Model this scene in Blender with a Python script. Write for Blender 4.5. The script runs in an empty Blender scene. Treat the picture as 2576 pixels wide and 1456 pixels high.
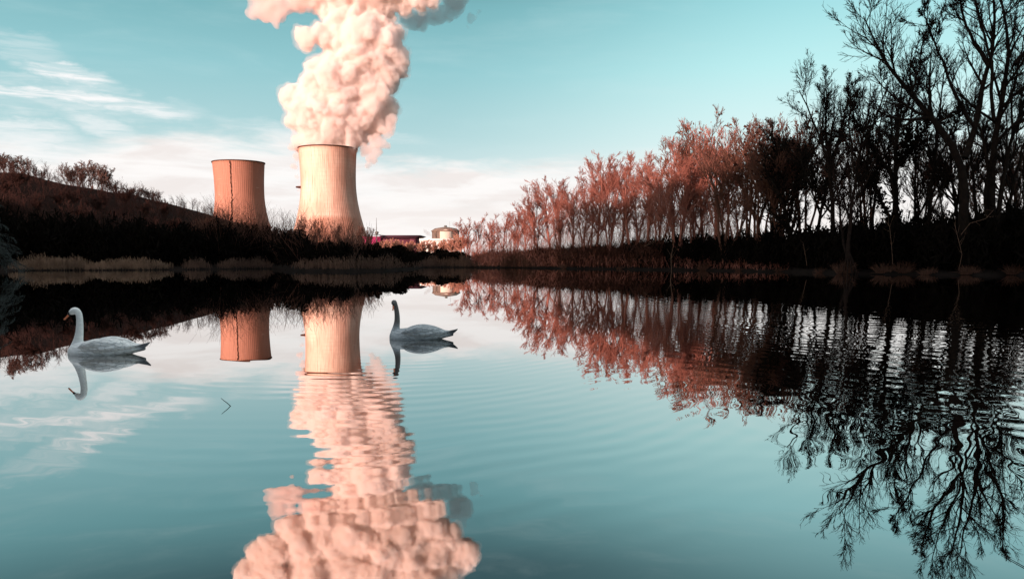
import bpy, bmesh, math, random
import numpy as np
from mathutils import Vector, noise
rng = np.random.default_rng(7)
random.seed(7)
sc = bpy.context.scene
COL = sc.collection

# ------------------------------------------------------------------ camera
FPX = 2100.0                       # focal length in photo units (2576 wide)
PPY = 916.0                        # row of the optical axis: the photo is cropped from a taller frame
PITCH = math.atan(260 / FPX)
CAMH = 1.45
cam_d = bpy.data.cameras.new('camera')
cam_d.sensor_width = 36.0
cam_d.lens = 36.0 * FPX / 2576.0
cam_d.shift_y = (PPY - 728) / 2576.0
cam_d.clip_start = 0.05
cam_d.clip_end = 20000
cam = bpy.data.objects.new('camera', cam_d)
COL.objects.link(cam)
cam.location = (0, 0, CAMH)
cam.rotation_euler = (math.pi / 2 - PITCH, 0, 0)
sc.camera = cam
CP, SP = math.cos(PITCH), math.sin(PITCH)

def at(px, py, Y):
    """world point at ground distance Y seen at photo position px, py"""
    xc = (px - 1288) / FPX; yc = -(py - PPY) / FPX
    dy = CP + yc * SP; dz = -SP + yc * CP
    return np.array([xc / dy * Y, Y, CAMH + dz / dy * Y])

def on_water(px, py, z=0.0):
    xc = (px - 1288) / FPX; yc = -(py - PPY) / FPX
    dy = CP + yc * SP; dz = -SP + yc * CP
    t = (z - CAMH) / dz
    return np.array([xc * t, dy * t, z])

# ------------------------------------------------------------------ materials
MATS = {}
def srgb(r, g, b):
    f = lambda c: (c / 255 / 12.92) if c / 255 <= 0.04045 else ((c / 255 + 0.055) / 1.055) ** 2.4
    return (f(r), f(g), f(b), 1)

class NT:
    """small helper to write node maths as expressions"""
    def __init__(s, tree): s.t = tree; s.n = tree.nodes; s.l = tree.links
    def new(s, kind, **kw):
        nd = s.n.new(kind)
        for k, v in kw.items(): setattr(nd, k, v)
        return nd
    def put(s, sock, v):
        if hasattr(v, 'is_linked') or hasattr(v, 'links'): s.l.new(v, sock)
        else: sock.default_value = v
    def m(s, op, a, b=None, c=None, clamp=False):
        nd = s.new('ShaderNodeMath', operation=op); nd.use_clamp = clamp
        s.put(nd.inputs[0], a)
        if b is not None: s.put(nd.inputs[1], b)
        if c is not None: s.put(nd.inputs[2], c)
        return nd.outputs[0]
    def smooth(s, x, a, b):
        nd = s.new('ShaderNodeMapRange', interpolation_type='SMOOTHSTEP')
        s.put(nd.inputs['Value'], x); s.put(nd.inputs['From Min'], a); s.put(nd.inputs['From Max'], b)
        return nd.outputs[0]
    def noise(s, vec, scale, detail=2.0, rough=0.5, dist=0.0):
        nd = s.new('ShaderNodeTexNoise')
        if vec is not None: s.l.new(vec, nd.inputs['Vector'])
        nd.inputs['Scale'].default_value = scale; nd.inputs['Detail'].default_value = detail
        nd.inputs['Roughness'].default_value = rough; nd.inputs['Distortion'].default_value = dist
        return nd.outputs['Fac']
    def ramp(s, x, stops, interp='LINEAR'):
        nd = s.new('ShaderNodeValToRGB'); cr = nd.color_ramp; cr.interpolation = interp
        while len(cr.elements) < len(stops): cr.elements.new(0.5)
        for e, (p, c) in zip(cr.elements, stops): e.position = p; e.color = c
        s.put(nd.inputs[0], x); return nd.outputs[0]
    def mix(s, f, a, b, mode='MIX'):
        nd = s.new('ShaderNodeMix', data_type='RGBA', blend_type=mode)
        s.put(nd.inputs[0], f); s.put(nd.inputs[6], a); s.put(nd.inputs[7], b)
        return nd.outputs[2]
    def xyz(s, x, y, z):
        nd = s.new('ShaderNodeCombineXYZ')
        for i, v in enumerate((x, y, z)): s.put(nd.inputs[i], v)
        return nd.outputs[0]

def new_mat(name):
    m = bpy.data.materials.new(name); m.use_nodes = True
    t = NT(m.node_tree); b = m.node_tree.nodes['Principled BSDF']
    MATS[name] = m
    return m, t, b

def simple(name, c1, c2, scale=3.0, rough=0.85, bump=0.0, bscale=20.0, spec=0.2):
    m, t, b = new_mat(name)
    tc = t.new('ShaderNodeTexCoord').outputs['Object']
    f = t.noise(tc, scale, 4, 0.6)
    t.l.new(t.ramp(f, [(0.3, (*c1, 1)), (0.7, (*c2, 1))]), b.inputs['Base Color'])
    b.inputs['Roughness'].default_value = rough
    b.inputs['Specular IOR Level'].default_value = spec
    if bump:
        bn = t.new('ShaderNodeBump'); bn.inputs['Strength'].default_value = bump
        bn.inputs['Distance'].default_value = 0.05
        t.l.new(t.noise(tc, bscale, 4, 0.6), bn.inputs['Height']); t.l.new(bn.outputs[0], b.inputs['Normal'])
    return m

simple('bark_dark', (.010, .007, .006), (.022, .014, .010), 2.0, spec=.05)  # shade on the near right trees put into a darker bark
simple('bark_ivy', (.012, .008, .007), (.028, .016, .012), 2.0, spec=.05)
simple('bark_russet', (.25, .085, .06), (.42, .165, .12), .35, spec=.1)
simple('bark_brown', (.10, .045, .032), (.18, .08, .055), .5, spec=.1)
simple('bark_crest', (.12, .07, .058), (.2, .12, .10), .3, spec=.05)
simple('bark_hill', (.045, .021, .017), (.085, .040, .032), .3, spec=.05)
simple('reed_brown', (.09, .05, .036), (.20, .115, .08), .7, spec=.1)
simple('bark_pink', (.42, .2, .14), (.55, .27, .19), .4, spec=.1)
simple('bark_pale', (.14, .075, .05), (.22, .13, .09), 2.0, spec=.1)
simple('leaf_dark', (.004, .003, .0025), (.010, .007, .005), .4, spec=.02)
simple('leaf_brown', (.045, .018, .012), (.095, .038, .026), .4, spec=.05)
simple('leaf_dry', (.10, .04, .022), (.20, .08, .045), .5, spec=.05)
simple('reed', (.15, .085, .055), (.36, .225, .15), .7, spec=.1)
simple('grass_dry', (.07, .032, .02), (.17, .08, .055), 2.0, spec=.1)
simple('soil', (.008, .006, .005), (.018, .012, .010), .5, spec=.03)
simple('hill_earth', (.008, .004, .003), (.026, .011, .008), .08, spec=.03)
simple('conifer_needle', (.03, .036, .034), (.10, .115, .11), 1.0, spec=.1)
simple('hall_wall', (.12, .035, .055), (.15, .045, .07), .05, spec=.2)
simple('hall_pink', (.42, .03, .11), (.5, .04, .14), .05, spec=.2)
simple('hall_roof', (.05, .018, .028), (.07, .025, .04), .05, spec=.2)
simple('white_clad', (.62, .55, .52), (.74, .68, .64), .05, spec=.2)
simple('block_tan', (.15, .105, .085), (.19, .135, .11), .1, spec=.2)
simple('block_lit', (.62, .46, .38), (.7, .54, .45), .1, spec=.2)  # sunlit centre face of the reactor block put into a paler colour
simple('steel', (.10, .095, .09), (.14, .13, .12), 1.0, rough=.5)
simple('bill_orange', (.70, .16, .06), (.80, .24, .10), 30.0, rough=.45, spec=.4)
simple('bill_black', (.008, .008, .009), (.014, .013, .013), 30.0, rough=.4, spec=.4)
simple('stick', (.008, .008, .009), (.02, .018, .018), 30.0)

def feather(name, c1, c2, head, tail):
    """plumage: pale back, shade painted into the tail and into the head and neck of the darker swan"""
    m, t, b = new_mat(name)
    tc = t.new('ShaderNodeTexCoord').outputs['Object']
    sp = t.new('ShaderNodeSeparateXYZ'); t.l.new(tc, sp.inputs[0]); x, y, z = sp.outputs
    mp = t.new('ShaderNodeMapping'); mp.inputs['Scale'].default_value = (7, 16, 26); t.l.new(tc, mp.inputs[0])
    barb = t.noise(mp.outputs[0], 1.2, 5, .65)
    col = t.mix(t.smooth(barb, .3, .7), (*c1, 1), (*c2, 1))
    vo = t.new('ShaderNodeTexVoronoi'); mp2 = t.new('ShaderNodeMapping'); mp2.inputs['Scale'].default_value = (11, 20, 24); mp2.inputs['Rotation'].default_value = (0, .18, 0); t.l.new(tc, mp2.inputs[0]); t.l.new(mp2.outputs[0], vo.inputs['Vector']); vo.inputs['Scale'].default_value = 1.0
    scal = t.m('MULTIPLY', t.smooth(vo.outputs['Distance'], .35, .75), t.m('SUBTRACT', 1.0, t.smooth(x, .22, .32)))
    col = t.mix(t.m('MULTIPLY', scal, .30), col, (c1[0] * .45, c1[1] * .46, c1[2] * .47, 1))
    nk = t.m('MULTIPLY', t.smooth(x, .30, .36), t.smooth(z, .16, .34))
    col = t.mix(nk, col, (*head, 1))
    col = t.mix(t.smooth(t.m('ADD', t.m('MULTIPLY', x, -1.0), t.m('MULTIPLY', barb, .08)), .55, .68), col, (*tail, 1))  # shade at the tail end painted into the plumage
    t.l.new(col, b.inputs['Base Color'])
    b.inputs['Roughness'].default_value = .8; b.inputs['Specular IOR Level'].default_value = .15
    bn = t.new('ShaderNodeBump'); bn.inputs['Strength'].default_value = .8; bn.inputs['Distance'].default_value = .02
    t.l.new(t.m('SUBTRACT', barb, t.m('MULTIPLY', scal, .9)), bn.inputs['Height']); t.l.new(bn.outputs[0], b.inputs['Normal'])
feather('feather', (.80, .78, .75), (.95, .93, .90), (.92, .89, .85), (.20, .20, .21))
feather('feather_shaded', (.38, .40, .41), (.60, .62, .62), (.17, .155, .145), (.10, .105, .11))  # white swan seen against the light, its shade put into grey feathers

def concrete(name, warm, cool, band_at, ribs):
    """weathered tower concrete: meridional ribs, lift lines, long run-off stains"""
    m, t, b = new_mat(name)
    tc = t.new('ShaderNodeTexCoord').outputs['Object']
    sp = t.new('ShaderNodeSeparateXYZ'); t.l.new(tc, sp.inputs[0])
    x, y, z = sp.outputs
    ang = t.m('ARCTAN2', x, t.m('MULTIPLY', y, -1.0))
    rib = t.m('SINE', t.m('MULTIPLY', ang, ribs))
    lift = t.m('SINE', t.m('MULTIPLY', z, 2 * math.pi / 5.2))
    fine = t.xyz(t.m('MULTIPLY', ang, 14), t.m('MULTIPLY', z, .025), 0)
    stain = t.noise(fine, 1.6, 5, .65)
    big = t.noise(t.xyz(t.m('MULTIPLY', ang, 1.7), t.m('MULTIPLY', z, .022), 3.0), 1.3, 3, .55)
    jag = t.noise(t.xyz(t.m('MULTIPLY', ang, 30), 0, 0), 1.0, 2, .5)
    hb = t.m('ADD', z, t.m('MULTIPLY', t.m('SUBTRACT', jag, .5), -16))
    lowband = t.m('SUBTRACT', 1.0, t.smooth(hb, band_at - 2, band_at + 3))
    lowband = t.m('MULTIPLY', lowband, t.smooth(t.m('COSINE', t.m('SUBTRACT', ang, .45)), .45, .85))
    mpn = t.xyz(t.m('MULTIPLY', ang, 2.0), t.m('MULTIPLY', z, .35), 1.0)
    hline = t.smooth(t.noise(mpn, 1.0, 4, .6), .60, .72)
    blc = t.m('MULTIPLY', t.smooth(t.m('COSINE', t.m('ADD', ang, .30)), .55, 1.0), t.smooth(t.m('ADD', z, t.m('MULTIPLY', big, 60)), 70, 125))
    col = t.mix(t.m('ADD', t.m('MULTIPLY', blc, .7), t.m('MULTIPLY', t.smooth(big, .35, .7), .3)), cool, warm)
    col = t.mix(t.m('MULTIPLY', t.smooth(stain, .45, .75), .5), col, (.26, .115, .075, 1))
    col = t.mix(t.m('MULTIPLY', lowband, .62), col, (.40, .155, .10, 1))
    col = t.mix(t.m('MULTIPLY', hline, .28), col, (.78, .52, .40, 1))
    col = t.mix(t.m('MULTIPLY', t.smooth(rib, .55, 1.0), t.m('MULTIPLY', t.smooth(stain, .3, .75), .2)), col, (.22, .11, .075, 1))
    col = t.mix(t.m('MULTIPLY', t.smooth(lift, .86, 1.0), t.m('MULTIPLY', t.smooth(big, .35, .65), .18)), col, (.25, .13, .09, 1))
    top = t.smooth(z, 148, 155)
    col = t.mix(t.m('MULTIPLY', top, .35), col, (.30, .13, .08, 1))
    t.l.new(col, b.inputs['Base Color'])
    b.inputs['Roughness'].default_value = .9; b.inputs['Specular IOR Level'].default_value = .15
    bn = t.new('ShaderNodeBump'); bn.inputs['Strength'].default_value = .25; bn.inputs['Distance'].default_value = .3
    t.l.new(rib, bn.inputs['Height']); t.l.new(bn.outputs[0], b.inputs['Normal'])
    return m
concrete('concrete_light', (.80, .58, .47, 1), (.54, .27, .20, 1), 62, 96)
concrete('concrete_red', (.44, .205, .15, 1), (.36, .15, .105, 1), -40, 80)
simple('ladder_dark', (.06, .025, .018), (.11, .045, .03), .4)
simple('tower_inside', (.10, .06, .045), (.14, .08, .06), .1)

# steam: even volume inside billowing hulls
def steam_mat(name, col, dens, an=0.0):
    m = bpy.data.materials.new(name); m.use_nodes = True
    nt = m.node_tree; nt.nodes.clear()
    o = nt.nodes.new('ShaderNodeOutputMaterial'); v = nt.nodes.new('ShaderNodeVolumePrincipled')
    v.inputs['Color'].default_value = (*col, 1); v.inputs['Density'].default_value = dens
    v.inputs['Anisotropy'].default_value = an
    nt.links.new(v.outputs[0], o.inputs['Volume'])
    MATS[name] = m
steam_mat('steam_dense', (.988, .935, .917), .26)
steam_mat('steam_veil', (.99, .93, .91), .028)
steam_mat('steam_thin', (1.0, .89, .865), .10)
steam_mat('steam_grey', (.66, .64, .64), .045)  # grey scattering colour stands in for shade on the dark scrap

# water
m, t, b = new_mat('lake_water')
b.inputs['Base Color'].default_value = (.52, .50, .485, 1)
b.inputs['Metallic'].default_value = 1.0
b.inputs['Roughness'].default_value = .0
geo = t.new('ShaderNodeNewGeometry').outputs['Position']
sp = t.new('ShaderNodeSeparateXYZ'); t.l.new(geo, sp.inputs[0]); X, Y, _ = sp.outputs
Y = t.m('MULTIPLY', Y, 1 / 1.944)
geo = t.xyz(X, Y, 0)
def rings(cx, cy, lam, wob, nscale):
    dx = t.m('SUBTRACT', X, cx); dy = t.m('SUBTRACT', Y, cy)
    r = t.m('SQRT', t.m('ADD', t.m('MULTIPLY', dx, dx), t.m('MULTIPLY', dy, dy)))
    ph = t.m('MULTIPLY', t.m('SUBTRACT', t.noise(geo, nscale, 2, .5), .5), wob)
    return t.m('SINE', t.m('ADD', t.m('MULTIPLY', r, 2 * math.pi / lam), ph)), r
w1, r1 = rings(-2.2, 9.6, .19, 15, .55)
w2, r2 = rings(-3.0, 45.0, .24, 14, .5)
w3, r3 = rings(9, 16, .33, 24, .45)
w4, r4 = rings(26, 4, .44, 26, .35)
patch = t.smooth(t.noise(t.xyz(t.m('MULTIPLY', X, .25), t.m('MULTIPLY', Y, .8), 0), 1.0, 2, .5), .38, .62)
right = t.smooth(t.m('SUBTRACT', X, t.m('MULTIPLY', Y, .12)), .3, 4.0)
nearm = t.m('MULTIPLY', t.smooth(Y, 1.9, 3.2), t.m('SUBTRACT', 1.0, t.smooth(Y, 4.4, 7.0)))
farm = t.m('MULTIPLY', t.smooth(Y, 2.2, 4.5), t.m('SUBTRACT', 1.0, t.smooth(Y, 10, 26)))
calm = t.m('SUBTRACT', 1.0, t.m('MULTIPLY', t.smooth(X, -1.2, -3.4), .65))
nearm = t.m('MULTIPLY', nearm, calm)
h = t.m('MULTIPLY', w1, t.m('MULTIPLY', t.m('MULTIPLY', nearm, t.m('ADD', t.m('MULTIPLY', patch, .8), .2)), .00050))
h = t.m('ADD', h, t.m('MULTIPLY', w2, t.m('MULTIPLY', nearm, .00013)))
h = t.m('ADD', h, t.m('MULTIPLY', w3, t.m('MULTIPLY', t.m('MULTIPLY', farm, right), .00055)))
h = t.m('ADD', h, t.m('MULTIPLY', w4, t.m('MULTIPLY', t.m('MULTIPLY', farm, right), .0006)))
swell = t.noise(t.xyz(t.m('MULTIPLY', X, .35), Y, 0), .9, 2, .5)
h = t.m('ADD', h, t.m('MULTIPLY', swell, t.m('MULTIPLY', t.m('SUBTRACT', 1.0, t.smooth(Y, 5, 9)), .0009)))
chop = t.noise(t.xyz(t.m('MULTIPLY', X, .5), Y, 0), 2.2, 2, .5)
h = t.m('ADD', h, t.m('MULTIPLY', chop, t.m('MULTIPLY', t.m('MULTIPLY', farm, right), .0028)))
bn = t.new('ShaderNodeBump'); bn.inputs['Strength'].default_value = 1; bn.inputs['Distance'].default_value = 1
t.l.new(h, bn.inputs['Height']); t.l.new(bn.outputs[0], b.inputs['Normal'])

# ------------------------------------------------------------------ object helpers
def tag(o, label=None, cat=None, group=None, kind=None):
    if label: o['label'] = label
    if cat: o['category'] = cat
    if group: o['group'] = group
    if kind: o['kind'] = kind
    return o

def make_mesh(name, V, F, mat, smooth=False):
    """V (n,3) array, F (k,3|4) array or list of index arrays of equal width each"""
    me = bpy.data.meshes.new(name)
    V = np.asarray(V, dtype=np.float32)
    Fs = F if isinstance(F, list) else [F]
    Fs = [np.asarray(f, dtype=np.int32) for f in Fs if len(f)]
    me.vertices.add(len(V)); me.vertices.foreach_set('co', V.ravel())
    nl = sum(f.size for f in Fs); nf = sum(len(f) for f in Fs)
    me.loops.add(nl); me.polygons.add(nf)
    me.loops.foreach_set('vertex_index', np.concatenate([f.ravel() for f in Fs]))
    tot = np.concatenate([np.full(len(f), f.shape[1], dtype=np.int32) for f in Fs])
    st = np.concatenate([[0], np.cumsum(tot)[:-1]]).astype(np.int32)
    me.polygons.foreach_set('loop_start', st)
    me.update(calc_edges=True); me.validate()
    if smooth: me.polygons.foreach_set('use_smooth', np.ones(len(me.polygons), dtype=bool))
    me.materials.append(MATS[mat])
    return me

def put(name, me, parent=None, loc=(0, 0, 0)):
    o = bpy.data.objects.new(name, me); COL.objects.link(o)
    o.location = loc
    if parent is not None: o.parent = parent
    return o

def empty(name, loc, rz=0):
    o = bpy.data.objects.new(name, None); COL.objects.link(o)
    o.location = loc; o.rotation_euler = (0, 0, rz); o.empty_display_size = .5
    return o

class MB:
    def __init__(s): s.V = []; s.F4 = []; s.F3 = []; s.n = 0
    def add(s, V, F4=None, F3=None):
        if F4 is not None and len(F4): s.F4.append(np.asarray(F4) + s.n)
        if F3 is not None and len(F3): s.F3.append(np.asarray(F3) + s.n)
        s.V.append(np.asarray(V, float)); s.n += len(V)
    def box(s, x0, x1, y0, y1, z0, z1):
        V = [(x, y, z) for z in (z0, z1) for y in (y0, y1) for x in (x0, x1)]
        s.add(V, [(0, 2, 3, 1), (4, 5, 7, 6), (0, 1, 5, 4), (2, 6, 7, 3), (0, 4, 6, 2), (1, 3, 7, 5)])
    def tubes(s, P, R, sides):
        """P (N,m,3) polylines, R (N,m) radii"""
        N, mm, _ = P.shape
        T = np.gradient(P, axis=1); T /= np.linalg.norm(T, axis=2, keepdims=True) + 1e-9
        ref = np.where(np.abs(T[:, :1, 2:3]) > .85, np.array([1., 0, 0]), np.array([0, 0, 1.]))
        U = np.cross(T, np.broadcast_to(ref, T.shape)); U /= np.linalg.norm(U, axis=2, keepdims=True) + 1e-9
        W = np.cross(T, U)
        a = np.arange(sides) * 2 * np.pi / sides
        ring = P[:, :, None, :] + R[:, :, None, None] * (np.cos(a)[None, None, :, None] * U[:, :, None, :] + np.sin(a)[None, None, :, None] * W[:, :, None, :])
        V = ring.reshape(-1, 3)
        base = (np.arange(N) * mm * sides)[:, None, None] + (np.arange(mm - 1) * sides)[None, :, None]
        j = np.arange(sides)[None, None, :]; j2 = (np.arange(sides) + 1) % sides
        F = np.stack([base + j, base + j2, base + sides + j2, base + sides + j], axis=-1).reshape(-1, 4)
        s.add(V, F)
    def quads(s, C, U, W):
        """leaf cards: centres C, half axes U, W"""
        V = np.stack([C - U - W, C + U - W, C + U + W, C - U + W], axis=1).reshape(-1, 3)
        s.add(V, np.arange(len(C) * 4).reshape(-1, 4))
    def mesh(s, name, mat, smooth=False):
        return make_mesh(name, np.concatenate(s.V), [np.concatenate(f) for f in (s.F4, s.F3) if f], mat, smooth)
    def loft(s, rows):
        """rows: list of (n,3) rings, closed ends"""
        n = len(rows[0]); V = np.concatenate(rows); F = []
        for i in range(len(rows) - 1):
            for j in range(n):
                F.append((i * n + j, i * n + (j + 1) % n, (i + 1) * n + (j + 1) % n, (i + 1) * n + j))
        c0 = len(V); V = np.concatenate([V, [rows[0].mean(0)], [rows[-1].mean(0)]])
        T = [(c0, (j + 1) % n, j) for j in range(n)] + [(c0 + 1, (len(rows) - 1) * n + j, (len(rows) - 1) * n + (j + 1) % n) for j in range(n)]
        s.add(V, F, T)

def unit(v): return v / (np.linalg.norm(v, axis=-1, keepdims=True) + 1e-9)

# ------------------------------------------------------------------ trees
def grow_lines(S, D, L, R, m, wob, up, taper=.75):
    N = len(S); P = np.zeros((N, m + 1, 3)); P[:, 0] = S; d = D.copy()
    for i in range(m):
        d = unit(d + rng.normal(0, wob, (N, 3)) + np.array([0, 0, up]))
        P[:, i + 1] = P[:, i] + d * (L / m)[:, None]
    tt = np.linspace(0, 1, m + 1)[None, :]
    RR = R[:, None] * (1 - taper * tt)
    return P, RR

def spawn(P, R, k, t0, t1, ang, asp, lratio, rmul, lmin=0., tpow=1.0, endfall=.45):
    N, mm, _ = P.shape
    seglen = np.linalg.norm(np.diff(P, axis=1), axis=2).sum(1)
    idx = np.repeat(np.arange(N), k)
    tt = t0 + (t1 - t0) * rng.random(len(idx)) ** tpow
    f = tt * (mm - 1); i0 = np.minimum(f.astype(int), mm - 2); fr = (f - i0)[:, None]
    S = P[idx, i0] * (1 - fr) + P[idx, i0 + 1] * fr
    T = unit(P[idx, i0 + 1] - P[idx, i0])
    r = R[idx, i0] * (1 - fr[:, 0]) + R[idx, i0 + 1] * fr[:, 0]
    q = rng.normal(0, 1, (len(idx), 3)); q = unit(q - T * (q * T).sum(1, keepdims=True))
    a = np.radians(ang + rng.normal(0, asp, len(idx)))[:, None]
    D = unit(T * np.cos(a) + q * np.sin(a))
    L = np.maximum(seglen[idx] * lratio * (1 - endfall * tt ** 1.5) * rng.uniform(.6, 1.25, len(idx)), lmin)
    return S, D, L, r * rmul

def crown_from(P, R, spec, up, rmin):
    """spec: list of (k, t0, t1, angle, spread, length ratio) per level; returns MB with all branches"""
    mb = MB(); ends = []
    for lv, (k, t0, t1, ang, asp, lr) in enumerate(spec):
        S, D, L, r = spawn(P, R, k, t0, t1, ang, asp, lr, .62)
        r = np.maximum(r, rmin * (1.0 if lv >= len(spec) - 1 else 1.5))
        m = 5 if lv == 0 else (4 if lv == 1 else (3 if lv == 2 else 2))
        P, R = grow_lines(S, D, L, r, m, .10 if lv < 2 else .11, up * (1 if lv < 2 else .8), .8 if lv < len(spec) - 1 else .5)
        R = np.maximum(R, rmin * .7)
        mb.tubes(P, R, 5 if lv == 0 else (4 if lv == 1 else 3))
        ends.append(P)
    return mb, ends

def tree_meshes(name, H, style, bark, rmin, dens=1.0, seed=0):
    global rng
    keep = rng; rng = np.random.default_rng(seed)
    tr = MB()
    if style == 'poplar':       # upright, several ascending limbs
        P, R = grow_lines(np.array([[0, 0, -.3]]), np.array([[rng.normal(0, .05), rng.normal(0, .05), 1.]]), np.array([H * .8]), np.array([H * .011 + .05]), 9, .05, .08, .8)
        tr.tubes(P, R, 8)
        spec = [(int(17 * dens), .27, .98, 35, 9, .48), (int(11 * dens), .12, 1, 26, 8, .48), (int(7 * dens), .12, 1, 26, 9, .56), (2, .15, .9, 26, 10, .85)]
        up = .10
    elif style == 'multi':      # several stems from one base
        n = 4
        az = rng.uniform(0, 6.28, n); lean = rng.uniform(.10, .34, n)
        D = unit(np.stack([np.cos(az) * lean, np.sin(az) * lean, np.ones(n)], 1))
        P, R = grow_lines(np.repeat([[0, 0, -.3]], n, 0) + rng.normal(0, .15, (n, 3)) * [1, 1, 0], D, rng.uniform(.62, .85, n) * H, np.full(n, H * .007 + .04), 9, .07, .05, .8)
        tr.tubes(P, R, 7)
        spec = [(int(9 * dens), .32, .98, 32, 9, .46), (int(9 * dens), .12, 1, 27, 8, .48), (int(7 * dens), .12, 1, 26, 9, .56), (2, .15, .9, 26, 10, .85)]
        up = .10
    else:                       # broad, rounded crown
        P, R = grow_lines(np.array([[0, 0, -.3]]), np.array([[0., 0, 1.]]), np.array([H * .42]), np.array([H * .014 + .06]), 5, .05, .05, .45)
        tr.tubes(P, R, 8)
        n = 8
        az = np.arange(n) * 2.4 + rng.normal(0, .3, n); el = rng.uniform(.25, .9, n)
        D = unit(np.stack([np.cos(az) * el, np.sin(az) * el, np.ones(n)], 1))
        S = P[0, rng.integers(3, 6, n)]
        P, R = grow_lines(S, D, rng.uniform(.4, .58, n) * H, np.full(n, H * .0065 + .03), 7, .09, .05, .8)
        tr.tubes(P, R, 6)
        spec = [(int(9 * dens), .12, 1, 30, 9, .50), (int(8 * dens), .12, 1, 28, 9, .50), (int(5 * dens), .12, 1, 27, 10, .58)]
        spec.append((2, .15, .9, 26, 10, .85)); up = .07
    cb, ends = crown_from(P, R, spec, up, rmin)
    rng = keep
    return tr.mesh(name + '_trunk', bark, True), cb.mesh(name + '_crown', bark), ends

def leaf_clumps(mb, pts, n, spread, size, r=None):
    r = r or rng
    C = pts[r.integers(0, len(pts), n)] + r.normal(0, spread, (n, 3))
    U = unit(r.normal(0, 1, (n, 3))); W = unit(np.cross(U, r.normal(0, 1, (n, 3))))
    sz = size * r.uniform(.5, 1.4, n)[:, None]
    mb.quads(C, U * sz, W * sz * .7)

PROTO = {}
def proto(key, H, style, bark, rmin, dens, seed, leaves=None):
    tm, cm, ends = tree_meshes(key, H, style, bark, rmin, dens, seed)
    lm = None
    if leaves:
        mb = MB(); pts = ends[1].reshape(-1, 3); r = np.random.default_rng(seed + 5)
        cl = pts[r.integers(0, len(pts), leaves[1])]
        leaf_clumps(mb, cl, leaves[0], leaves[2], leaves[3], r)
        lm = mb.mesh(key + '_leaves', leaves[4])
    V = np.concatenate([np.array([v.co for v in cm.vertices])])
    PROTO[key] = (tm, cm, lm, float(np.percentile(V[:, 2], 99.7)))

def plant(key, loc, height, label, group, rz, wide=1.0, name='bare_tree', cat='tree'):
    tm, cm, lm, H = PROTO[key]
    o = empty(name, loc, rz); s = height / H; o.scale = (s * wide, s * wide, s)
    tag(o, label, cat, group)
    put('trunk', tm, o); put('crown', cm, o)
    if lm: put('dead_leaves', lm, o)
    return o

# ------------------------------------------------------------------ shoreline and ground
SHORE_PX = [(-60, 681), (40, 681), (250, 680), (430, 679), (560, 677), (690, 676), (745, 682), (850, 684), (960, 682), (1035, 677), (1060, 673), (1200, 673), (1300, 674), (1450, 676), (1650, 679), (1850, 682), (2000, 685), (2120, 689), (2300, 691), (2576, 693), (2640, 694)]
sh = [on_water(*p) for p in SHORE_PX]
SH = [(math.atan2(p[0], p[1]), math.hypot(p[0], p[1])) for p in sh]
SH = [(-math.pi, 1.3), (-2.4, 2.2), (-2.0, 9), (-1.6, 34), (-1.25, 62)] + SH + [(1.1, 60), (1.4, 36), (1.9, 10), (2.4, 2.2), (math.pi, 1.3)]
SA, SR = np.array([a for a, _ in SH]), np.array([r for _, r in SH])
def shore_r(a):
    return np.interp(a, SA, SR) * (1 + .010 * np.sin(a * 61) + .008 * np.sin(a * 143 + 1))
def shore_pt(px, back=0.0):
    """point on the far shore seen at photo column px, moved BACK metres inland"""
    a = math.atan((px - 1288) / FPX); r = float(shore_r(a)) + back
    return np.array([math.sin(a) * r, math.cos(a) * r, ground_z(back)])
OFFS = np.array([-1e9, -30, -8, -3, -1, -.3, 0, .25, .6, 1.2, 2.5, 5, 9, 16, 30, 60, 120, 250, 500, 1000, 2000, 4000, 9000])
ZS = np.array([-2.5, -2.5, -1.6, -.8, -.35, -.12, -.02, .10, .22, .36, .55, .8, 1.0, 1.2, 1.5, 1.8, 2, 2, 2, 2, 2, 2, 2])
def ground_z(back): return float(np.interp(back, OFFS[1:], ZS[1:]))
na = 720
A = np.linspace(-math.pi, math.pi, na, endpoint=False)
Rsh = shore_r(A)
V = []
for i, off in enumerate(OFFS):
    r = np.maximum(Rsh + off, .05) if i else np.full(na, .02)
    z = np.full(na, ZS[i])
    if i > 6: z = z + .12 * np.sin(A * 97 + i * 2.1) * min(1, off / 3) + .08 * np.sin(A * 211 + i)* min(1, off / 3)
    if off < 0: z = np.where(r < .06, -2.5, z)
    V.append(np.stack([np.sin(A) * r, np.cos(A) * r, z], 1))
V = np.concatenate(V)
F = [(i * na + j, i * na + (j + 1) % na, (i + 1) * na + (j + 1) % na, (i + 1) * na + j) for i in range(len(OFFS) - 1) for j in range(na)]
tag(put('ground', make_mesh('ground', V, np.array(F)[:, ::-1], 'soil', True)), kind='structure')

wv = np.array([(-260, -80, 0), (260, -80, 0), (260, 260, 0), (-260, 260, 0)], float)
# the lake surface, a sheet cut to a little past its own shore
Rw = Rsh + .15
wv = np.concatenate([[(0, 0, 0)], np.stack([np.sin(A) * Rw, np.cos(A) * Rw, np.zeros(na)], 1)])
wf = np.array([(0, 1 + (j + 1) % na, 1 + j) for j in range(na)])
tag(put('lake_water', make_mesh('lake_water', wv, wf, 'lake_water')), kind='structure')

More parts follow.
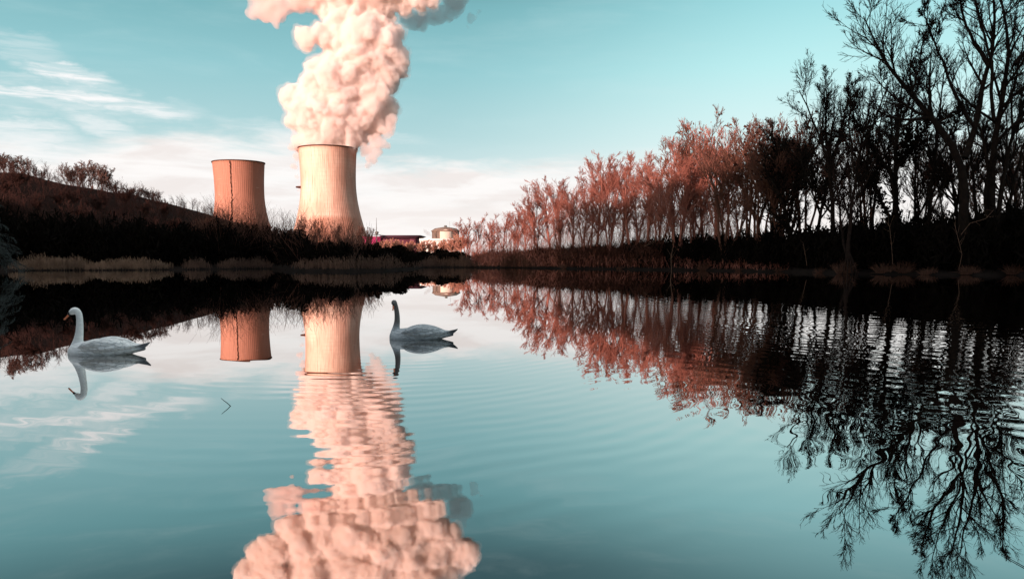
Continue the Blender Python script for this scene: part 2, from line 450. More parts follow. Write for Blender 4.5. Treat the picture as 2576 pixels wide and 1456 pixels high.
def ridge(name, pts, width, mat, nz=2.5, nscale=.03, nw=26, sub=14, skew=0.0):
    """hill along a crest line: pts (x, y, h), bell cross-section"""
    pts = np.array(pts, float); n = len(pts)
    tt = np.linspace(0, n - 1, (n - 1) * sub + 1)
    C = np.stack([np.interp(tt, np.arange(n), pts[:, k]) for k in range(3)], 1)
    for _ in range(3): C[1:-1] = (C[:-2] + C[1:-1] * 2 + C[2:]) / 4
    T = np.gradient(C[:, :2], axis=0); T /= np.linalg.norm(T, axis=1, keepdims=True)
    Nn = np.stack([-T[:, 1], T[:, 0]], 1)
    u = np.linspace(-1, 1, nw)
    V = np.zeros((len(C), nw, 3))
    V[:, :, :2] = C[:, None, :2] + Nn[:, None, :] * (u * width)[None, :, None]
    prof = np.cos(np.clip(np.abs(u), 0, 1) * math.pi / 2) ** 1.3
    V[:, :, 2] = C[:, None, 2] * prof[None, :]
    for i in range(V.shape[0]):
        for j in range(nw):
            p = V[i, j]
            V[i, j, 2] += nz * prof[j] * (noise.fractal(Vector((p[0] * nscale, p[1] * nscale, 1.7)), .8, 2, 4)) - .6 * (abs(u[j]) > .98)
    m = nw
    F = [(i * m + j, i * m + j + 1, (i + 1) * m + j + 1, (i + 1) * m + j) for i in range(len(C) - 1) for j in range(m - 1)]
    return tag(put(name, make_mesh(name, V.reshape(-1, 3), np.array(F), mat, True)), kind='structure')

def crest(px, py, Y): return tuple(at(px, py, Y * 1.944))
HILL = [(-262, 78, 42), crest(-420, 400, 125), crest(-150, 418, 140), crest(0, 440, 150), crest(110, 456, 158), crest(180, 462, 163), crest(300, 496, 172), crest(400, 530, 186), crest(500, 568, 205), crest(600, 606, 230), crest(690, 640, 250)]
hill_o = ridge('hill', HILL, 85, 'hill_earth', 2.0)
HILL2 = [crest(180, 505, 420), crest(330, 512, 420), crest(430, 528, 425), crest(470, 530, 425), crest(530, 548, 430), crest(580, 575, 440), crest(640, 620, 450), crest(700, 650, 470)]
simple('hill_far', (.10, .06, .05), (.15, .09, .075), .02, spec=.03)
ridge('distant_hill', HILL2, 110, 'hill_far', 2.0, .02)
# unseen rise added on the sun's side, crest shaped to shade lake and banks
S2 = np.array([.629, .777]); N2 = np.array([.777, -.629])
def behind(p, h, D=120): q = -S2 * D + N2 * p; return (q[0], q[1], h)
ridge('shade_rise', [behind(-420, 40), behind(-350, 62), behind(-270, 60), behind(-200, 55), behind(-160, 54), behind(-120, 54), behind(-104, 55), behind(-82, 58), behind(-62, 59), behind(-50, 60), behind(-40, 67), behind(-31, 86), behind(20, 92), behind(80, 92), behind(150, 70), behind(230, 30)], 58, 'hill_earth', 3.0, .06)

# ------------------------------------------------------------------ cooling towers
def tower(name, base, rt, label, mat, ladder_az=None, platform=False):
    Rt, Rth, zt = 38.8, 36.6, 110.0
    root = empty(name, base); tag(root, label, 'cooling tower')
    def prof(z):
        bq = 76.0 if z < zt else 128.0
        return rt * Rth * math.sqrt(1 + ((z - zt) / bq) ** 2)
    zs = np.concatenate([np.linspace(8, 150, 40), [152, 153.5, 155]])
    na = 192; a = np.arange(na) * 2 * math.pi / na
    def surf(zs, off, flip=False):
        V = np.concatenate([np.stack([np.sin(a) * (prof(z) + off), np.cos(a) * (prof(z) + off), np.full(na, z)], 1) for z in zs])
        F = np.array([(i * na + j, i * na + (j + 1) % na, (i + 1) * na + (j + 1) % na, (i + 1) * na + j) for i in range(len(zs) - 1) for j in range(na)])
        return V, (F if flip else F[:, ::-1])
    mb = MB(); mb.add(*surf(zs, 0)); put('shell', mb.mesh('tower_shell', mat, True), root)
    mb = MB(); mb.add(*surf(zs, -1.0, True)); put('inner_shell', mb.mesh('tower_inner_shell', 'tower_inside', True), root)
    mb = MB()
    ring = [(prof(154) - 1.4, 153.8), (prof(154) + 1.0, 153.8), (prof(154) + 1.0, 155.2), (prof(154) - 1.4, 155.2)]
    V = np.concatenate([np.stack([np.sin(a) * r, np.cos(a) * r, np.full(na, z)], 1) for r, z in ring])
    F = np.array([(i * na + j, i * na + (j + 1) % na, ((i + 1) % 4) * na + (j + 1) % na, ((i + 1) % 4) * na + j) for i in range(4) for j in range(na)])
    mb.add(V, F); put('rim', mb.mesh('tower_rim', 'ladder_dark'), root)
    mb = MB(); n = 44; r0, r1 = prof(8) - .6, prof(0) + .6
    aa = np.arange(n) * 2 * math.pi / n; st = math.pi / n
    for sgn in (-1, 1):
        P = np.stack([np.stack([np.sin(aa) * r1, np.cos(aa) * r1, np.full(n, -1.)], 1), np.stack([np.sin(aa + sgn * st) * r0, np.cos(aa + sgn * st) * r0, np.full(n, 8.2)], 1)], 1)
        mb.tubes(P, np.full((n, 2), .6), 6)
    put('support_columns', mb.mesh('tower_columns', mat), root)
    if ladder_az is not None:
        r = np.random.default_rng(3); mb = MB()
        zz = np.linspace(9, 153, 60); az = ladder_az + r.normal(0, .011, 60)
        P = np.array([[(np.sin(q) * (prof(z) + .35)), np.cos(q) * (prof(z) + .35), z] for q, z in zip(az, zz)])[None]
        mb.tubes(P, (.55 + .45 * r.random((1, 60))), 5)
        put('access_ladder', mb.mesh('tower_ladder', 'ladder_dark'), root)
    if platform:
        mb = MB(); z = 104; q = -math.pi / 2 - .38
        for k in range(3):
            mb.tubes(np.array([[[math.sin(q) * (prof(z) - .5), math.cos(q) * (prof(z) - .5), z - k * 1.2], [math.sin(q) * (prof(z) + 6.5), math.cos(q) * (prof(z) + 6.5), z - .6 - k * .5]]]), np.full((1, 2), .6), 5)
        put('platform', mb.mesh('tower_platform', 'ladder_dark'), root)
    return root
T1 = at(824, 374, 1150); T2 = at(600, 409, 1300)
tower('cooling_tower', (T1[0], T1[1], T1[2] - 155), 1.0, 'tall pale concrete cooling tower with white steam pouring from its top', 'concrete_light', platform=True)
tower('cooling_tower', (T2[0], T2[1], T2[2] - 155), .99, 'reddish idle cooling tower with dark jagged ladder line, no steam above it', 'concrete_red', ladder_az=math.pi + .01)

# ------------------------------------------------------------------ steam
def puffs(name, lumps, mat, voxel, child, seed, amps, label, Y0, flat=.85, fuse=True):
    """billowing hull: big lumps carry smaller lumps, all fused into one closed surface"""
    r = np.random.default_rng(seed)
    bm = bmesh.new()
    def ball(c, rad, sub=2):
        res = bmesh.ops.create_icosphere(bm, subdivisions=sub, radius=rad)
        for v in res['verts']: v.co = Vector((v.co.x + c[0], v.co.y * flat + c[1], v.co.z + c[2]))
    for (px, py, rp, dY) in lumps:
        c = at(px, py, Y0 + dY); R = rp / FPX * (Y0 + dY) * .96
        ball(c, R * .82)
        for _ in range(child):
            d = r.normal(0, 1, 3); d /= np.linalg.norm(d)
            if d[1] > .45: d[1] *= -1
            rr = R * r.uniform(.12, .5)
            c2 = c + d * (R * .98 - rr * .75) * np.array([1, flat, 1])
            ball(c2, rr)
            for _ in range(2):
                d2 = r.normal(0, 1, 3) + d * 1.3; d2 /= np.linalg.norm(d2)
                r3 = rr * r.uniform(.25, .5)
                ball(c2 + d2 * (rr - r3 * .4), r3, 1)
    me = bpy.data.meshes.new(name); bm.to_mesh(me); bm.free()
    o = bpy.data.objects.new(name + '_raw', me); COL.objects.link(o)
    md = o.modifiers.new('r', 'REMESH'); md.mode = 'VOXEL'; md.voxel_size = voxel
    sm = o.modifiers.new('s', 'SMOOTH'); sm.iterations = 2; sm.factor = .5
    dg = bpy.context.evaluated_depsgraph_get()
    me2 = bpy.data.meshes.new_from_object(o.evaluated_get(dg))
    bpy.data.objects.remove(o)
    n = len(me2.vertices)
    co = np.zeros(n * 3, np.float32); me2.vertices.foreach_get('co', co); co = co.reshape(-1, 3)
    no = np.zeros(n * 3, np.float32); me2.vertices.foreach_get('normal', no); no = no.reshape(-1, 3)
    disp = np.zeros(n)
    for (A_, L_) in amps:
        for i in range(n):
            p = Vector(co[i] / L_) + Vector((3.1, 7.7, 1.3))
            w = noise.noise_vector(p * .7) * .35
            d0 = noise.voronoi(p + w)[0][0]
            disp[i] += A_ * (math.sqrt(max(0.0, 1 - min(1, d0 * 1.25) ** 2)) - .55)
    warp = np.zeros((n, 3))
    for i in range(n):
        p = Vector(co[i])
        warp[i] = np.array(noise.noise_vector(p / 34.0)) * voxel * 6.0 + np.array(noise.noise_vector(p / 9.0 + Vector((9, 2, 5)))) * voxel * 1.6
    co = co + no * disp[:, None] + warp
    me2.vertices.foreach_set('co', co.astype(np.float32).ravel()); me2.update()
    me2.materials.clear(); me2.materials.append(MATS[mat])
    me2.polygons.foreach_set('use_smooth', np.ones(len(me2.polygons), dtype=bool))
    if fuse:
        me2 = remeshed(me2, voxel * .9, mat, 0.0, 0)
        n = len(me2.vertices)
        co = np.zeros(n * 3, np.float32); me2.vertices.foreach_get('co', co); co = co.reshape(-1, 3)
        no = np.zeros(n * 3, np.float32); me2.vertices.foreach_get('normal', no); no = no.reshape(-1, 3)
        dd = np.array([noise.turbulence(Vector(c / (voxel * 6.5)), 3, False) for c in co])
        co = co + no * ((dd - dd.mean()) * voxel * 1.7)[:, None]
        me2.vertices.foreach_set('co', co.astype(np.float32).ravel()); me2.update()
    me2.name = name
    return me2
def remeshed(me, voxel, mat, grow=0.0, it=1):
    o = bpy.data.objects.new('steam_raw', me); COL.objects.link(o)
    if grow:
        d = o.modifiers.new('d', 'DISPLACE'); d.strength = grow; d.mid_level = 0
    md = o.modifiers.new('r', 'REMESH'); md.mode = 'VOXEL'; md.voxel_size = voxel
    sm = o.modifiers.new('s', 'SMOOTH'); sm.iterations = it; sm.factor = .5
    dg = bpy.context.evaluated_depsgraph_get()
    r_ = bpy.data.meshes.new_from_object(o.evaluated_get(dg)); bpy.data.objects.remove(o)
    r_.materials.clear(); r_.materials.append(MATS[mat])
    r_.polygons.foreach_set('use_smooth', np.ones(len(r_.polygons), dtype=bool))
    return r_

PL = [  # px, py, radius px, depth offset
 (790, 352, 52, 0), (850, 350, 56, 0), (825, 330, 70, -4), (775, 318, 56, -6), (880, 320, 60, -2), (760, 285, 46, -8), (835, 280, 75, -6),
 (905, 285, 62, 4), (945, 300, 40, 10), (735, 243, 34, -10), (775, 235, 46, -8), (850, 225, 78, -4), (925, 230, 64, 4), (965, 265, 34, 12), (800, 200, 46, -6),
 (885, 170, 80, 0), (960, 185, 58, 6), (985, 160, 42, 10), (1000, 172, 28, 8), (840, 160, 44, -2), (900, 110, 72, 4), (960, 105, 52, 8), (990, 95, 32, 12), (995, 140, 34, 12), (835, 112, 40, -2),
 (775, 97, 27, -8), (800, 90, 26, -6), (765, 102, 17, -9), (880, 60, 62, 8), (940, 55, 46, 10), (850, 25, 50, 10), (910, 10, 60, 12), (960, 25, 40, 14),
 # spreading top, part of it above the frame
 (1010, 5, 34, 12), (1050, -2, 30, 12), (1085, -8, 26, 14), (800, 5, 36, 6), (760, 0, 32, 4), (860, -30, 70, 10), (960, -35, 66, 14), (1050, -55, 58, 16), (770, -45, 66, 4), (690, -75, 56, 0), (640, -130, 56, -4),
 (740, -120, 85, 4), (850, -110, 95, 8), (960, -120, 90, 12), (1060, -125, 72, 18), (1110, -100, 44, 22), (592, -150, 44, -6), (575, -190, 50, -6), (620, -190, 70, -6), (1150, -150, 50, 24), (730, -210, 90, 0), (860, -215, 105, 6), (990, -220, 95, 12), (1090, -210, 60, 20)]
me = puffs('steam_plume', PL, 'steam_dense', 1.35, 7, 11, [(6.0, 20.0), (3.6, 9.0), (2.2, 4.2)], '', T1[1] + 2)
plume = tag(put('steam_plume', me), 'dense white steam plume billowing up from the tall pale cooling tower', 'steam', kind='stuff')
veil = remeshed(me.copy(), 1.8, 'steam_veil', 3.0, 2); nv = len(veil.vertices)
vc = np.zeros(nv * 3, np.float32); veil.vertices.foreach_get('co', vc); vc = vc.reshape(-1, 3)
for i in range(nv):
    p = Vector(vc[i]); vc[i] += np.array(noise.noise_vector(p / 14.0)) * 4.6 + np.array(noise.noise_vector(p / 5.0)) * 2.0
veil.vertices.foreach_set('co', vc.ravel()); veil.update(); veil.name = 'steam_veil'
put('veil', veil, plume)
# curls and thin drifts: right of the rim, left of the shell, upper left bank, dark scraps
ME2 = puffs('steam', [(930, 402, 17, -6), (922, 374, 20, -6), (952, 350, 26, -8), (982, 325, 20, -8), (920, 422, 10, -6), (946, 383, 16, -8), (970, 362, 14, -8), (938, 412, 9, -6), (987, 300, 18, -8)], 'steam_thin', 1.2, 5, 5, [(2.5, 9.0), (1.6, 4.0)], '', T1[1])
tag(put('drooping_steam', ME2), 'small pink curl of steam drooping beside the right rim of the steaming tower', 'steam', kind='stuff')
ME3 = puffs('steam', [(748, 395, 12, -10), (745, 420, 10, -10), (746, 445, 9, -8), (750, 468, 7, -8), (740, 368, 16, -12), (752, 480, 5, -6)], 'steam_thin', 1.2, 4, 6, [(2.0, 9.0), (1.2, 4.0)], '', T1[1])
tag(put('trailing_steam', ME3), 'faint wisp of steam trailing down the left side of the steaming tower', 'steam', kind='stuff')
ME4 = puffs('steam', [(660, 25, 38, -10), (700, 15, 36, -8), (735, 5, 34, -6), (645, 5, 34, -10), (775, 10, 30, -2), (690, 48, 18, -10), (640, 45, 16, -10)], 'steam_thin', 2.2, 4, 8, [(5, 22.0), (2.0, 9.0)], '', T1[1])
tag(put('drifting_steam', ME4), 'flat pink bank of thin steam drifting left off the plume top', 'steam', kind='stuff')
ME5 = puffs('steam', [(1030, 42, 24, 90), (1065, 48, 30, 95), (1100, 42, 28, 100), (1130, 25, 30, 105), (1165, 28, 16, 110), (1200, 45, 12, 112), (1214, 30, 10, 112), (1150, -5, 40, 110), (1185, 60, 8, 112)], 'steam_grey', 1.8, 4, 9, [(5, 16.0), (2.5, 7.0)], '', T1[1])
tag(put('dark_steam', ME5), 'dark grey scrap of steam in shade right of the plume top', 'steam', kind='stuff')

# ------------------------------------------------------------------ power station buildings
def station():
    Y = 970.0
    # purple hall
    a, b_ = at(931, 594, Y), at(1052, 594, Y); zt = a[2]; x0, x1 = a[0], b_[0]
    r = empty('turbine_hall', ((x0 + x1) / 2, Y, 2)); tag(r, 'long low purple hall with flat roof beside the steaming tower', 'industrial hall')
    cx = (x0 + x1) / 2; h = zt - 2
    mb = MB(); mb.box(x0 - cx + 12, x1 - cx - 4, 3, 60, -2, h - 2.2); put('wall', mb.mesh('hall_wall', 'hall_wall'), r)
    mb = MB(); mb.box(x0 - cx - 10, x0 - cx + 12, 0, 50, -2, h - .4); put('end_block', mb.mesh('hall_end', 'hall_pink'), r)['label'] = 'bright magenta end wall'
    mb = MB()
    V = np.array([(x0 - cx + 12.1, -2, h - 2.1), (x1 - cx - 4, -2, h - 2.1), (x1 - cx + 3, -2, h + 1), (x0 - cx + 12.1, -2, h + 1)]); V2 = V + [0, 64, 0]
    mb.add(np.concatenate([V, V2]), [(0, 1, 2, 3), (5, 4, 7, 6), (0, 4, 5, 1), (1, 5, 6, 2), (2, 6, 7, 3), (3, 7, 4, 0)])
    put('roof', mb.mesh('hall_roof', 'hall_roof'), r)
    mb = MB()
    for i in range(9): mb.box(x0 - cx + 15 + i * 4.1, x0 - cx + 17.6 + i * 4.1, 2.8, 3.0, h * .42, h * .62)
    put('window_band', mb.mesh('hall_windows', 'hall_roof'), r)
    mb = MB(); mb.box(x1 - cx - 10, x1 - cx - 3.2, 2.0, 2.99, -2, h - 2.3); put('stair_block', mb.mesh('hall_stairs', 'hall_wall'), r)
    # white low building
    a, b_ = at(1056, 600, Y - 20), at(1158, 599, Y - 20); cx = (a[0] + b_[0]) / 2; h = a[2] - 2
    r = empty('annex_building', (cx, Y - 20, 2)); tag(r, 'low white annex building below the tan reactor block', 'industrial building')
    w = (b_[0] - a[0]) / 2
    mb = MB(); mb.box(-w, w, 0, 30, -2, h - 3); put('wall', mb.mesh('annex_wall', 'white_clad'), r)
    mb = MB(); mb.box(-w - .5, w + .5, -.5, 30.5, h - 2.9, h); put('roof', mb.mesh('annex_roof', 'white_clad'), r)
    mb = MB()
    for i in range(7): mb.box(-w + 3 + i * 6.2, -w + 6 + i * 6.2, -.12, -.01, h * .15, h * .62)
    put('window_band', mb.mesh('annex_windows', 'block_tan'), r)
    # reactor block: faceted drum with a stepped crown
    Yr = 1010.0
    c = at(1121, 600, Yr); top = at(1121, 570, Yr)[2]; eav = at(1121, 583, Yr)[2]; R = 34 / FPX * Yr
    r = empty('reactor_building', (c[0], Yr, 2)); tag(r, 'tan faceted reactor building with shallow pitched roof', 'reactor building')
    def ring(rad, z, n=6, ph=0.0): q = np.arange(n) * 2 * np.pi / n + ph; return np.stack([np.cos(q) * rad, np.sin(q) * rad, np.full(n, z)], 1)
    mb = MB(); mb.loft([ring(R, -2), ring(R, eav - 2)]); put('wall', mb.mesh('reactor_wall', 'block_tan'), r)
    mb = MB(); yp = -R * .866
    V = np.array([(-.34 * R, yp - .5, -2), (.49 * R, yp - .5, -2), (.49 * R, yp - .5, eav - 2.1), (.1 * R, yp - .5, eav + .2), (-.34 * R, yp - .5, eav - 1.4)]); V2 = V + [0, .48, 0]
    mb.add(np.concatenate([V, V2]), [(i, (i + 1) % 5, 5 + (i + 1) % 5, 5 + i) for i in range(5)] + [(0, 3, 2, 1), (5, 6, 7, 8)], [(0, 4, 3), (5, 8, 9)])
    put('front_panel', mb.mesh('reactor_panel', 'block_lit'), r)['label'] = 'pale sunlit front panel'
    mb = MB(); mb.loft([ring(R + .8, eav - 1.99), ring(R + .8, eav - .8), ring(R * .78, eav + 2.0), ring(R * .15, top - 2.5)]); put('roof', mb.mesh('reactor_roof', 'block_tan'), r)
    mb = MB(); mb.loft([ring(1.6, top - 2.6), ring(1.6, top - .6)]); put('vent_cap', mb.mesh('reactor_vent', 'steel'), r)
    mb = MB(); mb.tubes(np.array([[(5, 0, top - 3.5), (5, 0, top + 4)]]), np.full((1, 2), .12), 5); put('antenna', mb.mesh('reactor_antenna', 'steel'), r)
    for q in (-2.3, -.8):
        mb = MB(); mb.tubes(np.array([[(math.cos(q) * (R * .95), math.sin(q) * (R * .95), -2), (math.cos(q) * (R * .95), math.sin(q) * (R * .95), eav - 2.2)]]), np.full((1, 2), .35), 5)
        put('downpipe', mb.mesh('reactor_pipe', 'block_tan'), r)
    # mast with dish
    mt = at(947, 548, 960); mbz = at(945, 590, 960)[2]
    r = empty('radio_mast', (mt[0], 960, 2)); tag(r, 'slim grey radio mast rising behind the purple hall end', 'mast')
    mb = MB(); mb.tubes(np.array([[(-.6, 0, -1), (-.5, 0, mbz - 2), (0, 0, mt[2] - 2)]]), np.array([[.7, .55, .15]]), 6); put('pole', mb.mesh('mast_pole', 'steel'), r)
    mb = MB(); mb.loft([ring(.6, mbz - 2, 10), ring(2.0, mbz - 1, 10), ring(2.3, mbz + .8, 10), ring(1.0, mbz + 1.6, 10)]); mb.box(-4, 4, -.6, .6, mbz - 2.8, mbz - 2.1); put('dish_platform', mb.mesh('mast_dish', 'steel'), r)
    me = puffs('steam', [(1071, 583, 6, 0), (1078, 588, 6, 0), (1067, 578, 4, 0), (1083, 593, 5, 0), (1080, 578, 3, 0)], 'steam_grey', .7, 4, 4, [(1.2, 4.0)], '', 990)
    me.materials.clear(); me.materials.append(MATS['steam_small'])
    tag(put('vent_steam', me), 'small grey puff of vapour beside the reactor building', 'vapour', kind='stuff')
steam_mat('steam_small', (.6, .58, .6), .16)
station()

# ------------------------------------------------------------------ swans
def ring_el(c, t, ry, rz, n=18):
    """ellipse ring round point c, plane across direction t"""
    t = unit(np.array(t, float)); s = unit(np.array([0, 1., 0]) - t * t[1])
    u = np.cross(t, s); q = np.arange(n) * 2 * np.pi / n
    return np.array(c)[None] + np.cos(q)[:, None] * s * ry + np.sin(q)[:, None] * u * rz

def tube_path(mb, pts, rad, n=16, squash=1.0):
    pts = np.array(pts, float); m = len(pts); tt = np.linspace(0, m - 1, (m - 1) * 4 + 1)
    def cr(vals):
        out = []
        for q in tt:
            i = min(int(q), m - 2); f = q - i
            p0, p1, p2, p3 = vals[max(i - 1, 0)], vals[i], vals[i + 1], vals[min(i + 2, m - 1)]
            out.append(.5 * ((2 * p1) + (-p0 + p2) * f + (2 * p0 - 5 * p1 + 4 * p2 - p3) * f * f + (-p0 + 3 * p1 - 3 * p2 + p3) * f ** 3))
        return np.array(out)
    P = cr(pts); R = cr(np.array(rad, float)[:, None])[:, 0]
    T = np.gradient(P, axis=0)
    mb.loft([ring_el(P[i], T[i], R[i], R[i] * squash, n) for i in range(len(P))])

def swan(px0, py, label, neck, nrad, head_dir, bill, heading, scale, plumage='feather'):
    base = on_water(px0, py)
    root = empty('swan', (base[0], base[1], 0), heading); root.scale = (scale,) * 3
    tag(root, label, 'swan', 'pair of swans on the lake')
    mb = MB()
    body = [(.535, .07, -.04, .03), (.52, .11, -.07, .09), (.47, .16, -.11, .15), (.38, .19, -.13, .20), (.22, .205, -.14, .235), (.02, .225, -.13, .25), (-.18, .23, -.10, .245), (-.36, .185, -.03, .195), (-.50, .14, .02, .135), (-.60, .11, .045, .08), (-.66, .105, .06, .04)]
    rows = []
    for x, zt, zb, w in body:
        q = np.arange(24) * 2 * np.pi / 24
        rows.append(np.stack([np.full(24, x), np.cos(q) * w, (zt + zb) / 2 + np.sin(q) * (zt - zb) / 2], 1))
    mb.loft(rows)
    for s in (-1, 1):
        # folded wing: arched covert mass, then layered flight feathers ending in a pointed tip
        tube_path(mb, [(.30, s * .17, .12), (.15, s * .195, .155), (-.05, s * .185, .175), (-.25, s * .15, .160), (-.42, s * .10, .135), (-.54, s * .06, .125)], [.02, .08, .105, .095, .06, .02], 14, .85)
        tube_path(mb, [(.20, s * .20, .085), (.0, s * .235, .10), (-.2, s * .215, .115), (-.40, s * .15, .125), (-.58, s * .085, .135)], [.015, .05, .062, .05, .015], 12, .8)
        for k in range(4):
            z0 = .075 + .022 * k; y0 = .205 - .03 * k
            tube_path(mb, [(-.08, s * y0, z0), (-.28, s * (y0 - .02), z0 + .012), (-.42, s * (y0 * .66), z0 + .02), (-.53 + .02 * k, s * (y0 * .48), z0 + .02)], [.012, .034, .026, .008], 10, .55)
        tube_path(mb, [(-.38, s * .07, .12), (-.53, s * .045, .125), (-.66, s * .018, .155), (-.745, s * .006, .188)], [.03, .036, .024, .007], 10, .6)
    tube_path(mb, [(-.45, 0, .085), (-.57, 0, .09), (-.67, 0, .128), (-.742, 0, .178)], [.065, .06, .036, .010], 12, .5)
    tube_path(mb, neck, nrad, 16)
    raw = mb.mesh('swan_raw', 'feather', True)
    o = bpy.data.objects.new('swan_raw', raw); COL.objects.link(o)
    md = o.modifiers.new('r', 'REMESH'); md.mode = 'VOXEL'; md.voxel_size = .0072
    sm = o.modifiers.new('s', 'SMOOTH'); sm.iterations = 3; sm.factor = .5
    dg = bpy.context.evaluated_depsgraph_get()
    me = bpy.data.meshes.new_from_object(o.evaluated_get(dg)); bpy.data.objects.remove(o)
    me.polygons.foreach_set('use_smooth', np.ones(len(me.polygons), dtype=bool))
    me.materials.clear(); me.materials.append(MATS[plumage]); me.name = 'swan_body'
    put('body', me, root)
    # bill, knob and lores, eyes
    b0, b1 = np.array(bill[0], float), np.array(bill[1], float); d = unit(b1 - b0)
    mb = MB(); tube_path(mb, [b0 + d * .022, b0 + d * .05, b0 + d * .085, b1, b1 + d * .006], [.023, .0195, .017, .016, .007], 12, .72); put('bill', mb.mesh('swan_bill', 'bill_orange', True), root)
    side = unit(np.cross([0, 0, 1.], d)); upv = np.cross(d, side)
    mb = MB(); tube_path(mb, [b0 - d * .012, b0 + d * .010, b0 + d * .030], [.018, .0235, .0205], 12, .85)
    tube_path(mb, [b0 + upv * .016 - d * .004, b0 + upv * .022 + d * .012, b0 + upv * .016 + d * .026], [.004, .013, .006], 10)
    put('bill_knob', mb.mesh('swan_knob', 'bill_black', True), root)
    mb = MB(); tube_path(mb, [b1 - d * .004 - upv * .004, b1 + d * .008 - upv * .006], [.008, .004], 8); put('bill_nail', mb.mesh('swan_nail', 'bill_black', True), root)
    hd = np.array(head_dir, float)
    for s in (-1, 1):
        bm = bmesh.new(); bmesh.ops.create_icosphere(bm, subdivisions=2, radius=.0075)
        me = bpy.data.meshes.new('swan_eye'); bm.to_mesh(me); bm.free(); me.materials.append(MATS['bill_black'])
        put('eye', me, root, tuple(b0 - d * .022 + upv * .010 + s * side * .0345))
    return root
neck1 = [(.36, 0, .02), (.40, 0, .10), (.385, 0, .20), (.36, 0, .32), (.345, 0, .44), (.340, 0, .55), (.350, 0, .635), (.390, 0, .680), (.440, 0, .668), (.482, 0, .640)]
nr1 = [.12, .108, .076, .060, .053, .049, .049, .054, .053, .032]
swan(260, 890, 'white swan in side view with orange bill, leftmost on the lake', neck1, nr1, (1, 0, -.6), [(.488, 0, .632), (.580, 0, .545)], math.pi, .995)
neck2 = [(.38, 0, .02), (.42, 0, .10), (.41, 0, .20), (.39, 0, .32), (.388, 0, .44), (.40, .0, .55), (.418, .012, .64), (.432, .04, .685), (.436, .075, .672), (.438, .10, .645)]
nr2 = [.11, .10, .070, .055, .049, .045, .044, .048, .046, .028]
swan(1052, 852, 'grey shaded swan with its head turned to face the camera, near the tower reflection', neck2, nr2, (0, 1, -.5), [(.438, .10, .640), (.442, .155, .545)], math.pi, 1.0, 'feather_shaded')

# sticks in the water
def stick(pts, rad, label):
    pts = np.array(pts); b = pts[0].copy(); mb = MB()
    mb.tubes((pts - b)[None], np.array(rad)[None], 6)
    tag(put('stick', mb.mesh('stick', 'stick', True), None, tuple(b)), label, 'stick')
p0 = on_water(580, 1021)
tip = np.array([p0[0] - .092, p0[1] - .004, .082])
stick([p0 + [.012, 0, -.012], p0 + (tip - p0) * .35 + [0, 0, .003], p0 + (tip - p0) * .7 + [.002, 0, -.002], tip], [.0042, .0038, .0034, .0022], 'thin dark stick poking out of the water below the two towers')
q0 = on_water(2640, 1462); q1 = on_water(2518, 1394)
stick([q0 + [0, 0, -.004], (q0 + q1) / 2 + [0, 0, .004], q1 + [0, 0, .004]], [.0022, .002, .0014], 'thin floating twig at the edge of the tree reflections, close to the camera')

# ------------------------------------------------------------------ right bank: big dark trees traced limb by limb
def hero(label, base_px, back, limbs, rad, crown, seed, bark='bark_dark', rmin=.017, ivy=None, roots=False, name='bare_tree'):
    global rng
    keep = rng; rng = np.random.default_rng(seed)
    bp = shore_pt(base_px, back); Y = bp[1]
    root = empty(name, tuple(bp)); tag(root, label, 'tree', 'tall dark trees on the near right bank')
    tr = MB(); PP = []; RR = []
    first_top = None
    for li, (pts, r0, r1, dd) in enumerate(limbs):
        W = []
        for k, (px, py) in enumerate(pts):
            f = k / max(1, len(pts) - 1)
            if py is None: W.append(np.array([bp[0], bp[1], bp[2] - .4]))
            else: W.append(at(px, py, Y + dd * f))
        W = np.array(W) - bp
        # resample and roughen
        s = np.concatenate([[0], np.cumsum(np.linalg.norm(np.diff(W, axis=0), axis=1))])
        n = 12; u = np.linspace(0, s[-1], n)
        P = np.stack([np.interp(u, s, W[:, k]) for k in range(3)], 1)
        for _ in range(2): P[1:-1] = (P[:-2] + 2 * P[1:-1] + P[2:]) / 4
        P[1:-1] += rng.normal(0, .06, (n - 2, 3))
        R = np.linspace(r0, r1, n)
        if li == 0: R[0] *= 1.5; R[1] *= 1.15
        tr.tubes(P[None], R[None], 8)
        PP.append(P); RR.append(R)
    if roots:
        for q in np.linspace(-2.6, .5, 7):
            tr.tubes(np.array([[(0, 0, 2.2), (math.cos(q) * .5, math.sin(q) * .5, 1.1), (math.cos(q) * 1.1, math.sin(q) * 1.3, -.5)]]), np.array([[.10, .09, .06]]), 5)
    put('trunk', tr.mesh('tree_trunk', bark, True), root)
    P = np.array(PP); R = np.array(RR)
    # trunks carry branches only on their upper part
    mb, ends = crown_from(P, R, crown, .06, rmin)
    put('crown', mb.mesh('tree_crown', bark), root)
    if ivy:
        lb = MB(); pts = P[:, 1:int(12 * ivy[1])].reshape(-1, 3)
        leaf_clumps(lb, pts, ivy[0], ivy[2], .13, rng)
        e = ends[1].reshape(-1, 3); e = e[e[:, 2] < np.percentile(e[:, 2], 55)]
        if len(e): leaf_clumps(lb, e[rng.integers(0, len(e), 60)], int(ivy[0] * .6), .35, .12, rng)
        put('ivy', lb.mesh('tree_ivy', 'leaf_dark'), root)
    rng = keep
    return root
CR = [(11, .25, 1, 34, 10, .36), (9, .12, 1, 28, 9, .48), (6, .12, 1, 27, 10, .58), (2, .15, .9, 27, 11, .85)]
CRB = [(14, .30, 1, 37, 11, .28), (9, .12, 1, 28, 9, .48), (6, .12, 1, 27, 10, .58), (2, .15, .9, 27, 11, .85)]
